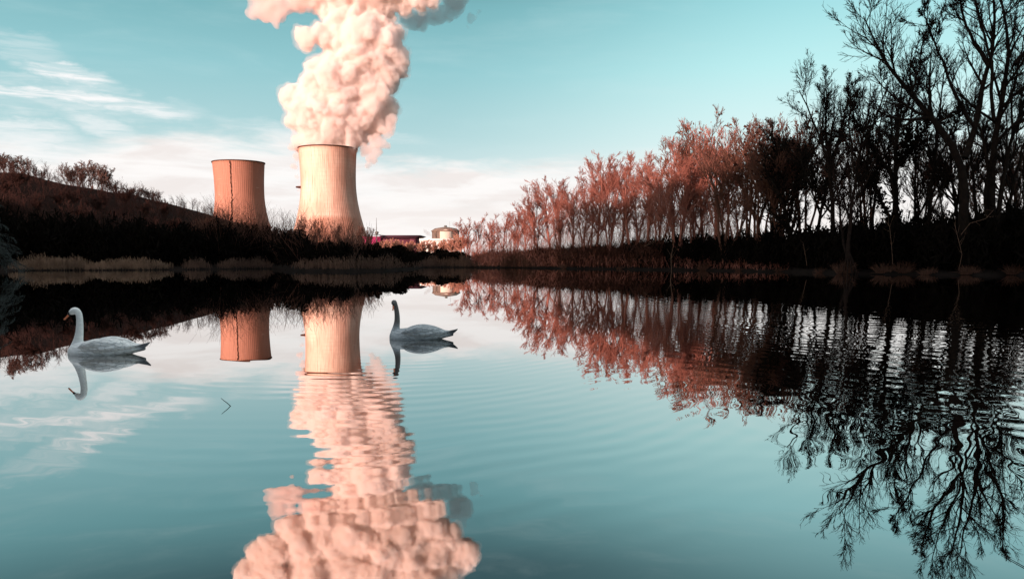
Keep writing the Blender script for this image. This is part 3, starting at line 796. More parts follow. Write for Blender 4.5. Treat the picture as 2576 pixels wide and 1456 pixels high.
hero('dark forked tree with round fan crown, first of the tall ones after the russet row', 2092, 6, [([(2098, None), (2096, 575), (2091, 429), (2060, 332), (2030, 275), (2010, 228)], .36, .05, -1), ([(2091, 440), (2084, 390), (2077, 330), (2078, 260), (2078, 200)], .22, .04, 1), ([(2092, 425), (2110, 350), (2125, 290), (2135, 225)], .2, .04, 1), ([(2096, 540), (2050, 480), (2020, 420), (2000, 380)], .14, .03, 2)], .3, CR, 21, ivy=(500, .5, .24))
hero('many-stemmed dark tree with exposed pale roots at the water edge', 2128, .8, [([(2128, None), (2135, 600), (2145, 500), (2150, 439), (2168, 371), (2187, 290), (2190, 210)], .26, .04, 1), ([(2128, None), (2120, 600), (2108, 500), (2095, 400)], .18, .04, 2), ([(2150, 439), (2140, 360), (2135, 300), (2140, 230)], .15, .04, -1), ([(2168, 371), (2205, 300), (2220, 240), (2215, 190)], .14, .03, 1)], .3, CR, 22, bark='bark_ivy', roots=True)
hero('thick ivy-clad trunk with a limb reaching left, between slimmer trees', 2248, 5, [([(2248, None), (2250, 560), (2255, 429), (2252, 341), (2262, 270), (2275, 190)], .48, .05, 1), ([(2250, 445), (2206, 390), (2177, 351), (2150, 300), (2140, 250)], .24, .04, -2), ([(2268, 410), (2313, 337), (2343, 312), (2370, 290)], .2, .04, 1), ([(2245, 560), (2215, 500), (2180, 440), (2170, 390)], .2, .04, 2), ([(2255, 429), (2285, 330), (2300, 250), (2310, 180)], .18, .04, -1)], .4, CR, 23, ivy=(1500, .55, .34))
hero('slim dark tree with straight upright stem beside the leaning giant', 2332, 7, [([(2332, None), (2332, 560), (2348, 424), (2357, 341), (2362, 293), (2372, 200), (2385, 140)], .24, .04, 1), ([(2350, 420), (2380, 360), (2410, 310), (2430, 250)], .13, .03, 2), ([(2340, 480), (2310, 420), (2290, 370), (2260, 330)], .13, .03, 2)], .3, CR, 24)
hero('giant dark tree whose long limb leans far left against the sky', 2424, 3, [([(2424, None), (2424, 540), (2428, 395), (2396, 361), (2357, 312), (2328, 268), (2294, 239), (2255, 210), (2231, 171), (2211, 127), (2192, 80), (2172, 42)], .62, .05, -3), ([(2428, 398), (2450, 361), (2457, 293), (2470, 220), (2487, 166), (2504, 98), (2503, 0), (2490, -90)], .36, .05, 2), ([(2450, 318), (2411, 259), (2387, 200), (2367, 156), (2353, 107), (2335, 55), (2318, 15)], .2, .04, -2), ([(2487, 168), (2460, 120), (2430, 70), (2415, 10), (2405, -70)], .2, .04, 1), ([(2357, 312), (2400, 280), (2430, 262)], .12, .04, -1), ([(2294, 239), (2310, 180), (2318, 120), (2330, 70)], .12, .03, -2)], .5, CRB, 25, rmin=.018)
hero('tall twin-trunked dark tree whose crown leaves the frame top', 2492, 3.5, [([(2492, None), (2492, 560), (2494, 366), (2504, 293), (2528, 234), (2548, 190), (2553, 161), (2535, 112), (2525, 40), (2515, -80)], .5, .05, 1), ([(2480, None), (2478, 500), (2486, 370), (2470, 330), (2455, 300)], .32, .1, 1), ([(2553, 163), (2590, 120), (2620, 40), (2630, -60)], .24, .05, 2), ([(2500, 300), (2490, 240), (2500, 160), (2470, 80), (2450, 0), (2440, -90)], .2, .04, -1)], .5, CRB, 26)
hero('dark tree leaning right, outermost on the near bank', 2512, 3, [([(2500, None), (2506, 546), (2533, 415), (2553, 312), (2572, 273), (2600, 180), (2615, 80)], .32, .05, 0), ([(2533, 415), (2548, 330), (2540, 250), (2560, 180), (2575, 90)], .16, .04, 2), ([(2553, 312), (2600, 290), (2650, 240)], .16, .04, 1)], .3, CR, 27)
hero('second right-leaning dark trunk, low under the outermost crown', 2530, 5, [([(2528, None), (2530, 560), (2552, 440), (2580, 350), (2620, 260)], .26, .05, 1), ([(2540, 480), (2520, 400), (2525, 330)], .12, .03, 1)], .3, CR, 28)
hero('dark ivy-covered tree bending left, before the tall fan crown', 2000, 5, [([(2000, None), (1985, 570), (1968, 500), (1940, 450), (1925, 430)], .38, .12, 0), ([(1985, 560), (2000, 480), (2015, 430), (2030, 380)], .22, .05, 1), ([(1960, 490), (1955, 400), (1945, 340), (1940, 300)], .16, .04, 2)], .3, CR, 29, ivy=(1000, .8, .32))
hero('slender dark tree with sparse crown behind the twin stems', 2190, 9, [([(2190, None), (2195, 560), (2205, 450), (2210, 350), (2215, 280), (2240, 220)], .2, .04, 2), ([(2205, 450), (2230, 380), (2245, 320)], .12, .03, 1)], .3, CR, 30)
hero('thin dark tree standing between the giant and the twin trunks', 2452, 8, [([(2455, None), (2458, 540), (2450, 430), (2440, 340), (2425, 250), (2400, 190)], .2, .04, 3), ([(2450, 430), (2475, 360), (2500, 300)], .12, .03, 3)], .3, CR, 31)
hero('small dark tree just left of the giant, half hidden in the thicket', 2380, 6, [([(2385, None), (2375, 570), (2362, 480), (2350, 430), (2330, 380)], .16, .03, 2), ([(2365, 500), (2390, 430), (2405, 380)], .1, .03, 2)], .3, CR, 32)
# more thin trees in the dark wood
for i, (px, back, py, sd, lab) in enumerate([
    (2040, 9, 330, 40, 'thin dark tree in the gap left of the fan crown'), (2160, 11, 360, 41, 'thin dark tree behind the many-stemmed one'), (2290, 10, 330, 42, 'thin dark tree just right of the ivy-clad trunk'),
    (2410, 12, 300, 43, 'thin dark tree showing through under the leaning limb'), (2560, 11, 300, 44, 'thin dark tree behind the right-leaning trunks')]):
    bp = shore_pt(px, back); top = at(px, py, bp[1])[2]
    if i < 3: proto('thin%d' % i, 16, 'multi' if i % 2 else 'poplar', 'bark_dark', .018, .82, sd)
    plant('thin%d' % (i % 3), tuple(bp), top - bp[2], lab, 'tall dark trees on the near right bank', sd * 1.3)

# ------------------------------------------------------------------ right bank: russet row
proto('rus0', 18, 'poplar', 'bark_russet', .021, .92, 51)
proto('rus1', 18, 'multi', 'bark_russet', .021, .92, 52)
proto('rus2', 18, 'poplar', 'bark_russet', .021, .92, 53)
proto('rus3', 18, 'multi', 'bark_russet', .021, .92, 54)
proto('rusb', 18, 'multi', 'bark_brown', .022, .85, 55, (250, 90, .3, .11, 'leaf_dry'))
proto('rusd', 18, 'multi', 'bark_brown', .022, .8, 56, (260, 120, .28, .12, 'leaf_brown'))
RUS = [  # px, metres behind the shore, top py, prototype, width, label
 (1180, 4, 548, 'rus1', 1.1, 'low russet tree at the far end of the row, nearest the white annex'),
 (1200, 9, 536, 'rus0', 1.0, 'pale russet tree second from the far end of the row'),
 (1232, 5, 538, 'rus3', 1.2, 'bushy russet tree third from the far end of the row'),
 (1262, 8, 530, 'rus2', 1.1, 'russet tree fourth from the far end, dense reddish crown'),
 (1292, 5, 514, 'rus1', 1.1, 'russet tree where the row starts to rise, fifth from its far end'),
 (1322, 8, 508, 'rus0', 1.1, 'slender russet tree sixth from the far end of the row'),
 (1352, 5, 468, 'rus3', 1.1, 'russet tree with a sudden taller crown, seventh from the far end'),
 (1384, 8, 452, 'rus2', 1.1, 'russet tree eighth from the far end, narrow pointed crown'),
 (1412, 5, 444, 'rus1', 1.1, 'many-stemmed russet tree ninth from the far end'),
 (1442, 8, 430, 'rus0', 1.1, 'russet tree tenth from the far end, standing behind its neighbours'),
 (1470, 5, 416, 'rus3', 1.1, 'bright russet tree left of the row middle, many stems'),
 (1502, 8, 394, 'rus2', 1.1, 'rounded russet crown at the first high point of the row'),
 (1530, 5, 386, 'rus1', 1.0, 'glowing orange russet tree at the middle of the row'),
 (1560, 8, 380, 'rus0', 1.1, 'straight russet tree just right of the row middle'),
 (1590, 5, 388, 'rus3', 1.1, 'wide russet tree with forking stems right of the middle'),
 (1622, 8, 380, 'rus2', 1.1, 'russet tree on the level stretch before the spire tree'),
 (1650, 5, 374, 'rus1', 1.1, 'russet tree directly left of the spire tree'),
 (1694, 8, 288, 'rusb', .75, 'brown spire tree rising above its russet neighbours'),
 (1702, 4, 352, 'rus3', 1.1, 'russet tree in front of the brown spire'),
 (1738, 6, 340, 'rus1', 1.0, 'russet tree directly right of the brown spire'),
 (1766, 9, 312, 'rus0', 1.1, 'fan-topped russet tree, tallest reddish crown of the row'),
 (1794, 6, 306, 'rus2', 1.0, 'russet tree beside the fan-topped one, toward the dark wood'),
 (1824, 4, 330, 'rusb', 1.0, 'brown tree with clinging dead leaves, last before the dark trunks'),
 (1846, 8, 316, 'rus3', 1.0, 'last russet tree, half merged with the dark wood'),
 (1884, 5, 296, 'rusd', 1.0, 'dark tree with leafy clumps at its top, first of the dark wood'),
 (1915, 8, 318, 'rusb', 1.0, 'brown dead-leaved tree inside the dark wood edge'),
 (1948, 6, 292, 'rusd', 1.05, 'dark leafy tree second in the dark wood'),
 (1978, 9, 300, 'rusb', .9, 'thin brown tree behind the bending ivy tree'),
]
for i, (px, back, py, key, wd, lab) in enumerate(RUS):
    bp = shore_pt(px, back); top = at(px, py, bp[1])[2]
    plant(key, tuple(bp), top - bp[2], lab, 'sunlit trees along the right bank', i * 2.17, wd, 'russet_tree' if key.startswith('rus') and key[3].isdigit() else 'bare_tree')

for i, (px, back, py, key, lab) in enumerate([
    (1930, 11, 345, 'rusd', 'brown tree deep in the dark wood, behind the second leafy dark tree'), (2015, 10, 300, 'rusd', 'brownish tree filling the gap behind the bending ivy tree'),
    (2172, 12, 310, 'rusd', 'brownish tree between the many-stemmed tree and the ivy-clad trunk'),
    (2306, 13, 320, 'rusd', 'brownish tree behind the slim upright tree'), (2470, 14, 330, 'rusb', 'brownish tree seen between the giant and the twin trunks'), (2545, 13, 340, 'rusd', 'brownish tree under the outermost leaning crown')]):
    bp = shore_pt(px, back); top = at(px, py, bp[1])[2]
    plant(key, tuple(bp), top - bp[2], lab, 'brownish trees in the back of the dark wood', i * 1.9 + .4)

# ------------------------------------------------------------------ undergrowth, reeds, shrubs
def thicket(name, x0, x1, b0, b1, hfun, n, size, mat, seed, label, cat, stems=0, stem_mat=None):
    r = np.random.default_rng(seed); mb = MB()
    px = r.uniform(x0, x1, n); bk = r.uniform(b0, b1, n)
    base = np.array([shore_pt(p, q) for p, q in zip(px, bk)])
    hh = np.array([hfun(p) for p in px]) * (.80 + .5 * np.array([noise.noise(Vector((p * .035, q * .4, seed))) + .5 * noise.noise(Vector((p * .11, q * .9, seed))) for p, q in zip(px, bk)]))
    # clumps of foliage, thinner towards the top
    u = r.random(n) ** .8
    C = base + np.stack([r.normal(0, .25, n), r.normal(0, .25, n), u * hh], 1)
    sz = (size * r.uniform(.5, 1.5, n))[:, None]
    U = unit(r.normal(0, .55, (n, 3)) + np.array([0, 0, 1.]) * r.choice([-1, 1], (n, 1))); W = unit(np.cross(U, r.normal(0, 1, (n, 3))))
    mb.quads(C, U * sz * 1.7, W * sz * .28)
    if stems:
        px = r.uniform(x0, x1, stems); bk = r.uniform(b0, b1, stems)
        S = np.array([shore_pt(p, q) for p, q in zip(px, bk)]); L = np.array([hfun(p) for p in px]) * r.uniform(.8, 1.35, stems)
        D = unit(r.normal(0, .22, (stems, 3)) + [0, 0, 1.])
        P, R = grow_lines(S, D, L, np.full(stems, .028), 4, .12, .05, .7)
        mb.tubes(P, R, 3)
        S, D, L, q = spawn(P, R, 6, .25, 1, 34, 12, .35, .7)
        P, R = grow_lines(S, D, L, np.full(len(S), .016), 2, .15, .05, .4)
        mb.tubes(P, R, 3)
    o = put(name, mb.mesh(name, mat)); tag(o, label, cat, kind='stuff'); return o
hR = lambda p: np.interp(p, [1160, 1300, 1500, 1700, 1900, 2100, 2250, 2420, 2576, 2700], [2.6, 3.0, 3.4, 4.2, 4.6, 4.6, 5.4, 5.6, 6.4, 6.5])
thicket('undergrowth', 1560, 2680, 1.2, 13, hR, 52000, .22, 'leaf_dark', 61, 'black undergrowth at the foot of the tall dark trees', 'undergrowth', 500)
thicket('undergrowth', 1190, 1400, 1.0, 10, lambda p: hR(p) * .9, 9000, .20, 'bark_russet', 67, 'reddish scrub at the far low end of the russet row', 'undergrowth', 500)
thicket('undergrowth', 1330, 1660, 1.2, 13, lambda p: hR(p) * .92, 20000, .22, 'leaf_brown', 62, 'dark brown undergrowth at the foot of the russet row', 'undergrowth', 900)
thicket('woodland', 1175, 1830, 9, 26, lambda p: np.interp(p, [1170, 1300, 1400, 1500, 1650, 1830], [4, 6, 7.5, 9, 10, 10]), 300, .15, 'bark_russet', 66, 'haze of thin russet stems behind the sunlit row', 'woodland', 950)
thicket('scrub', 1180, 1980, .5, 3.0, lambda p: float(np.interp(p, [1180, 1230, 1450, 1700, 1980], [1.2, 2.5, 2.1, 1.4, .5])) * (1 + .35 * math.sin(p * .043) * math.sin(p * .11 + 1)), 300, .15, 'bark_russet', 69, 'low russet brush along the waterline of the right bank', 'scrub', 480)
hC = lambda p: np.interp(p, [430, 520, 620, 690, 740, 800, 900, 1000, 1100, 1200], [6.0, 6.6, 6.8, 6.2, 5.0, 3.2, 2.6, 2.3, 2.0, 2.0])
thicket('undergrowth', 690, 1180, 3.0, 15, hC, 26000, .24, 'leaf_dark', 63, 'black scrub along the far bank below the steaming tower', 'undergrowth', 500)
thicket('scrub', 520, 940, 4, 22, lambda p: np.interp(p, [520, 600, 700, 780, 940], [9, 9.5, 7.5, 5.5, 4.2]), 400, .15, 'bark_brown', 68, 'reddish twiggy scrub tops before the two towers', 'scrub', 650)
hL = lambda p: np.interp(p, [-60, 100, 300, 450, 600, 700], [8, 7.4, 6.8, 6.4, 6.8, 6.2])
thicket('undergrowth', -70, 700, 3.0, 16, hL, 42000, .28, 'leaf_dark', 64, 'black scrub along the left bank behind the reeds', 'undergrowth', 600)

def reeds(x0, x1, b0, b1, h, n, seed, label, mat='reed', nm='reeds'):
    r = np.random.default_rng(seed); mb = MB()
    px = r.uniform(x0, x1, n); bk = r.uniform(b0, b1, n)
    S = np.array([shore_pt(p, q) for p, q in zip(px, bk)]); S[:, :2] += r.normal(0, .5, (n, 2))
    edge = np.minimum(1, np.minimum(px - x0, x1 - px) / (.2 * (x1 - x0)) * .7 + .3)
    H = h * r.uniform(.55, 1.1, n) * edge * (.85 + .6 * np.array([noise.noise(Vector((p * .05, 0, seed))) + .5 * noise.noise(Vector((p * .17, 3, seed))) for p in px]))
    D = unit(r.normal(0, .10, (n, 3)) + [0, 0, 1.])
    P, R = grow_lines(S, D, H, np.full(n, .020), 2, .06, 0, .6); mb.tubes(P, R, 3)
    k = r.random(n) < .35
    P2 = np.stack([P[k, 2] - [0, 0, .05], P[k, 2] + r.normal(0, .05, (k.sum(), 3)) + [0, 0, .22]], 1)
    mb.tubes(P2, np.stack([np.full(k.sum(), .05), np.full(k.sum(), .02)], 1), 3)
    S, D, L, q = spawn(P, R, 2, .2, .9, 28, 10, .4, 1)
    P, R = grow_lines(S, D, L, np.full(len(S), .018), 2, .15, -.05, .6); mb.tubes(P, R, 3)
    tag(put(nm, mb.mesh(nm, mat)), label, 'reeds', kind='stuff')
reeds(40, 245, .1, 2.6, 1.7, 1500, 71, 'tall tan reed bed at the left end of the bank')
reeds(245, 432, .1, 2.4, 1.4, 1200, 72, 'tan reed bed right of the tallest one, shorter and ragged')
reeds(470, 530, .1, 2.2, 1.4, 400, 73, 'small dim reed clump left of the idle tower', 'reed_brown')
reeds(556, 690, .1, 2.4, 1.5, 800, 74, 'dim reed bed below the idle tower', 'reed_brown')
reeds(752, 1030, .8, 6, 1.5, 2600, 75, 'dark brown reed bed on the mud spit below the steaming tower', 'reed_brown')
reeds(1036, 1215, .2, 3, 1.9, 1300, 76, 'brown reed bed on the far bank below the reactor building', 'reed_brown')
reeds(1262, 1345, .2, 2.5, 3.0, 700, 77, 'rusty reed clump at the start of the russet row', 'grass_dry')
def tuft(px, py_h, back, n, seed, label, mat='grass_dry', wid=.5):
    r = np.random.default_rng(seed); b = shore_pt(px, back); mb = MB()
    S = np.clip(r.normal(0, wid, (n, 3)), -1.2 * wid, 1.2 * wid) * [1, .6, 0] - [0, 0, .1]; D = unit(np.concatenate([S[:, :2] * .5 + r.normal(0, .28, (n, 2)), np.ones((n, 1))], 1))
    P, R = grow_lines(S, D, py_h * r.uniform(.5, 1.15, n), np.full(n, .016), 4, .15, -.12, .6); mb.tubes(P, R, 3)
    tag(put('grass_tuft', mb.mesh('grass_tuft', mat), None, tuple(b)), label, 'grass tuft', 'dry grass tufts on the right bank')
for a in [(2118, 1.5, .3, 260, 1, 'pinkish dry grass tuft round the exposed roots'), (2065, .7, .3, 90, 2, 'low dry tuft just left of the exposed roots'), (2215, 1.2, .6, 160, 3, 'dry brown tuft in front of the ivy-clad trunk'), (2265, 1.4, .6, 180, 4, 'taller dry tuft right of the ivy-clad trunk'),
          (2330, .8, .3, 150, 5, 'low straggling tuft below the slim upright tree'), (2430, 1.0, .4, 200, 6, 'orange-brown tuft at the foot of the leaning giant'), (2545, 1.1, .4, 160, 7, 'pale tuft at the outermost end of the near bank'), (1860, .5, .3, 120, 8, 'low tuft at the edge of the dark wood'),
          (1770, 1.3, .3, 200, 9, 'reddish tuft hanging over the water below the fan-topped russet tree'), (1560, .5, .2, 120, 10, 'low reddish tuft at the waterline in mid row'), (1420, .9, .3, 160, 11, 'reddish tuft at the waterline under the first russet trees'), (1960, .5, .3, 120, 12, 'small tuft below the bending ivy tree')]:
    tuft(*a)
def dead_branch(pts, back, rad, label):
    Y = shore_pt(pts[0][0], back)[1]; P = np.array([at(x, y, Y + dd) for x, y, dd in pts]); b = P[0].copy(); mb = MB()
    mb.tubes((P - b)[None], np.linspace(rad, rad * .4, len(P))[None], 5)
    S, D, L, q = spawn((P - b)[None], np.full((1, len(P)), rad), 6, .3, 1, 35, 12, .3, .6)
    P2, R2 = grow_lines(S, D, L, np.full(len(S), rad * .45), 3, .15, 0, .6); mb.tubes(P2, R2, 4)
    tag(put('fallen_branch', mb.mesh('fallen_branch', 'bark_pale'), None, tuple(b)), label, 'branch', 'pale dead branches on the right bank')
dead_branch([(1620, 620, 0), (1665, 600, -.5), (1705, 585, -.5), (1740, 560, 0)], 1.2, .05, 'long pale dead branch slanting up before the brown spire tree')
dead_branch([(1690, 690, 0), (1688, 650, -.4), (1695, 610, -.4), (1680, 580, 0)], .5, .06, 'pale broken stem standing at the water below the brown spire tree')
dead_branch([(2418, 590, 0), (2440, 562, -.6), (2480, 550, -.6), (2500, 528, 0)], 1.2, .035, 'pale bent branch across the foot of the leaning giant')
dead_branch([(2412, 680, 0), (2420, 640, -.3), (2408, 590, -.3), (2400, 560, 0)], .6, .03, 'pale crooked stem left of the bent branch')
dead_branch([(2246, 665, 0), (2243, 620, -.3), (2238, 570, -.3), (2220, 545, 0)], .6, .028, 'thin pale stem against the ivy-clad trunk')
dead_branch([(2030, 668, 0), (2026, 640, -.3), (2020, 610, 0)], .4, .03, 'short pale stick leaning left of the exposed roots')

# dark shrubs and trees of the far bank
def shrub(px, back, w, h, label, mat, seed, n=1500, leaf=.16, name='shrub'):
    r = np.random.default_rng(seed); b = shore_pt(px, back)
    root = empty(name, tuple(b)); tag(root, label, 'shrub', 'shrubs on the far bank')
    mb = MB(); k = 16
    cl = np.stack([r.normal(0, w * .34, k), r.normal(0, w * .3, k), r.uniform(.15, .82, k) * h], 1)
    ci = r.integers(0, k, n); C = cl[ci] + unit(r.normal(0, 1, (n, 3))) * (r.random((n, 1)) ** .4) * np.array([w * .25, w * .25, h * .22])
    C[:, 2] = np.maximum(C[:, 2], .02)
    U = unit(r.normal(0, 1, (n, 3))); W = unit(np.cross(U, r.normal(0, 1, (n, 3)))); sz = leaf * r.uniform(.5, 1.4, (n, 1))
    mb.quads(C, U * sz, W * sz * .7); put('foliage', mb.mesh('shrub_foliage', mat), root)
    mb = MB(); D = unit(cl + [0, 0, .3]); P, R = grow_lines(np.zeros((k, 3)) - [0, 0, .2], D, np.linalg.norm(cl, axis=1) * 1.15, np.full(k, .05), 4, .1, 0, .7); mb.tubes(P, R, 4)
    put('stem', mb.mesh('shrub_stem', 'bark_dark'), root)
shrub(992, 8, 3.2, 3.0, 'round black shrub in front of the purple hall', 'leaf_dark', 81)
shrub(1080, 8, 4.4, 2.8, 'wide black shrub in front of the white annex', 'leaf_dark', 82)
shrub(1115, 10, 2.6, 3.4, 'taller black shrub beside the wide one', 'leaf_dark', 83)
shrub(1150, 7, 4.2, 2.6, 'black shrub below the reactor building', 'leaf_dark', 84)
shrub(938, 9, 2.0, 3.4, 'small pointed black shrub at the corner of the steaming tower', 'leaf_dark', 85)
shrub(740, 8, 4.0, 5.4, 'black shrub between the two towers', 'leaf_dark', 86)
# sunlit pink scrub nearer to the station
def far_tree(px, Y, py, key, label, group, rz, wide=1.0, name='bare_tree'):
    Y = Y * 1.944
    p = at(px, 650, Y); top = at(px, py, Y)[2]
    return plant(key, (p[0], Y, 1.6), top - 1.6, label, group, rz, wide, name)
proto('pink', 10, 'broad', 'bark_pink', .05, 1.0, 91)
proto('dark0', 12, 'poplar', 'bark_brown', .024, .88, 92)
proto('dark1', 12, 'multi', 'bark_brown', .024, .88, 93)
proto('slope0', 12, 'multi', 'bark_hill', .034, 1.0, 98)
proto('slope1', 12, 'broad', 'bark_hill', .034, 1.0, 96)
proto('hill0', 12, 'multi', 'bark_crest', .032, .85, 94)
proto('hill1', 12, 'multi', 'bark_crest', .032, .82, 95)
proto('hill2', 12, 'multi', 'bark_crest', .032, .85, 97)
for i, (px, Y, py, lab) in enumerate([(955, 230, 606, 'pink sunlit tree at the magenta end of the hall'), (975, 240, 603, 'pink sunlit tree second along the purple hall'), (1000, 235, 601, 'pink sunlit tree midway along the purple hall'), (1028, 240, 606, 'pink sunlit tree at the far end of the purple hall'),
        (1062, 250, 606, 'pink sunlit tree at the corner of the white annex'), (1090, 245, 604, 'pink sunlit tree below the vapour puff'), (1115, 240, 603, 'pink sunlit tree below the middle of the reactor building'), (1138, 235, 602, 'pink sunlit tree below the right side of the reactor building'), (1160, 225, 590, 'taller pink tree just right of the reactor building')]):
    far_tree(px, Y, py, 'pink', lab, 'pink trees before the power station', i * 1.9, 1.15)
for i, (px, Y, py, key, lab, w) in enumerate([(775, 112, 545, 'dark0', 'tall bare tree against the left side of the steaming tower', .8), (800, 115, 550, 'dark1', 'many-stemmed bare tree just right of the tallest tower-side tree', .7), (855, 116, 562, 'dark0', 'slim bare tree in front of the steaming tower middle', .7), (912, 118, 568, 'dark1', 'spreading bare tree at the steaming tower corner', .9),
        (930, 130, 572, 'hill0', 'small round bare tree just beyond the tower corner', .8), (752, 110, 575, 'dark0', 'small bare tree left of the steaming tower foot', .9), (700, 108, 572, 'dark1', 'bare tree at the foot of the idle tower', .9), (672, 106, 560, 'dark0', 'bare tree over the right flank of the idle tower', .9),
        (640, 104, 562, 'dark1', 'reddish bare tree before the idle tower middle', 1.1), (612, 106, 554, 'dark0', 'reddish bare tree with high crown before the idle tower', 1.2), (585, 104, 560, 'dark1', 'bare tree covering the left foot of the idle tower', 1.2), (556, 102, 548, 'dark0', 'bare tree at the left edge of the idle tower', 1.2),
        (528, 104, 550, 'dark1', 'bare tree just left of the idle tower', 1.2), (500, 100, 556, 'dark0', 'bare tree below the distant hill end', 1.2), (725, 112, 585, 'hill0', 'low bare tree between the towers', 1.0), (880, 120, 588, 'hill0', 'low bare bush-like tree before the steaming tower', 1.0)]):
    far_tree(px, Y, py, key, lab, 'bare trees on the far bank', i * 2.3, w)
# left hill trees
HT = [(28, 119, 396, 'hill2', 1.1, 'bare tree squeezed between the tallest and the round crest tree'), (62, 121, 406, 'hill0', 1.1, 'bare tree between the round and the pale crest trees'), (110, 130, 442, 'hill2', 1.0, 'stunted bare tree at the start of the crest gap'),
      (192, 152, 432, 'hill2', 1.0, 'slim bare tree just after the reddish crest tree'), (224, 156, 424, 'hill1', 1.0, 'upright bare tree joined to the left of the fan-shaped one'), (262, 160, 432, 'hill2', 1.2, 'bare tree leaning on the right of the fan-shaped one'),
      (330, 176, 492, 'hill2', 1.0, 'very low bare tree opening the slope cluster'), (358, 180, 488, 'hill1', 1.1, 'bare tree second in the slope cluster'), (386, 184, 492, 'hill2', 1.1, 'bare tree fourth in the slope cluster'), (12, 118, 388, 'hill1', 1.0, 'tall bare tree on the hill crest at its highest end'), (45, 120, 408, 'hill0', .9, 'round bare tree second on the hill crest'), (78, 124, 412, 'hill1', .9, 'pale bare tree third on the hill crest'), (98, 128, 428, 'hill0', .7, 'small bare tree just before the crest gap'),
      (178, 150, 424, 'hill1', .8, 'reddish bare tree on the crest just after the gap'), (208, 155, 426, 'hill0', .9, 'bare tree left of the big fan-shaped one on the crest'), (240, 158, 419, 'hill0', 1.25, 'big fan-shaped bare tree on the hill crest'), (280, 162, 452, 'hill1', .8, 'small bare tree right of the big fan-shaped one'), (298, 165, 468, 'hill0', .8, 'tiny bare tree where the crest drops'),
      (345, 178, 490, 'hill0', 1.1, 'low bare tree first in the crest cluster over the slope'), (372, 182, 488, 'hill0', 1.15, 'round bare tree in the middle of the slope cluster'), (400, 186, 498, 'hill0', 1.0, 'bare tree ending the slope cluster')]
def hill_base(px, Y, py_guess):
    return at(px, py_guess, Y)
from mathutils.bvhtree import BVHTree
hm = hill_o.data
HB = BVHTree.FromPolygons([v.co.copy() for v in hm.vertices], [tuple(p.vertices) for p in hm.polygons])
def hill_z(x, y):
    h = HB.ray_cast(Vector((x, y, 500)), Vector((0, 0, -1)))
    return max(1.5, h[0].z) if h[0] is not None else 1.8
def crest_point(px):
    best = None
    for Y in np.linspace(200, 520, 65):
        p = at(px, 600, Y); z = hill_z(p[0], Y)
        if best is None or (z - CAMH) / Y > best[0]: best = ((z - CAMH) / Y, p[0], Y, z)
    return best[1:]
HCX = list(range(-40, 620, 20)); HCY = [crest_point(q)[1] for q in HCX]
for i, (px, Y, py, key, w, lab) in enumerate(HT):
    x, Y, z = crest_point(px); top = at(px, py - 15, Y)[2]
    plant(key, (x, Y, z - 2.2), max(5, top - z + 2.2), lab, 'bare trees on the left hill', i * 1.7, w * 1.25)
r = np.random.default_rng(99)
LM = ['highest end of the crest', 'pale crest tree', 'start of the crest gap', 'middle of the crest gap', 'reddish crest tree', 'fan-shaped crest tree', 'right flank of the fan-shaped tree', 'drop of the crest', 'slope cluster', 'slope cluster end', 'distant hill start', 'distant hill end', 'idle tower left edge', 'idle tower']
SLOPE = ['dim bare tree high on the slope, below the ' + a for a in LM[:13]] + ['dim bare tree halfway down the slope, below the ' + a for a in LM[:13]] + ['dim bare tree low on the slope, below the ' + a for a in LM[:13]]
k = 0
for row, frac in enumerate([.87, .79, .70]):
    for px in range(14 + row * 15, 545, 44):
        cx_, cY, cz = crest_point(px); Y = cY * (frac + r.uniform(-.04, .04)); p = at(px + r.uniform(-12, 12), 600, Y); z = hill_z(p[0], Y)
        plant(['slope0', 'slope1', 'slope0'][k % 3], (p[0], Y, z - .3), r.uniform(5.5, 8.5), SLOPE[row * 13 + min(12, px // 44)], 'bare trees on the left hill', k * 1.3, 1.35)
        k += 1

mb = MB(); S = []
for q in range(1500):
    px = r.uniform(-40, 600); Y = float(np.interp(px, HCX, HCY)) * r.uniform(.6, .975); p = at(px, 600, Y); S.append((p[0], Y, hill_z(p[0], Y) - .2))
S = np.array(S); D = unit(r.normal(0, .25, (len(S), 3)) + [0, 0, 1.])
P, R = grow_lines(S, D, r.uniform(2.5, 6.0, len(S)), np.full(len(S), .06), 4, .12, .05, .6); mb.tubes(P, R, 3)
S, D, L, q = spawn(P, R, 9, .1, 1, 34, 12, .55, .7); P, R = grow_lines(S, D, L, np.full(len(S), .03), 2, .15, .08, .5); mb.tubes(P, R, 3)
S, D, L, q = spawn(P, R, 3, .2, 1, 30, 12, .6, .7); P, R = grow_lines(S, D, L, np.full(len(S), .024), 2, .15, .08, .5); mb.tubes(P, R, 3)
tag(put('woodland', mb.mesh('woodland', 'bark_hill')), 'low reddish brown woodland covering the left hillside', 'woodland', kind='stuff')

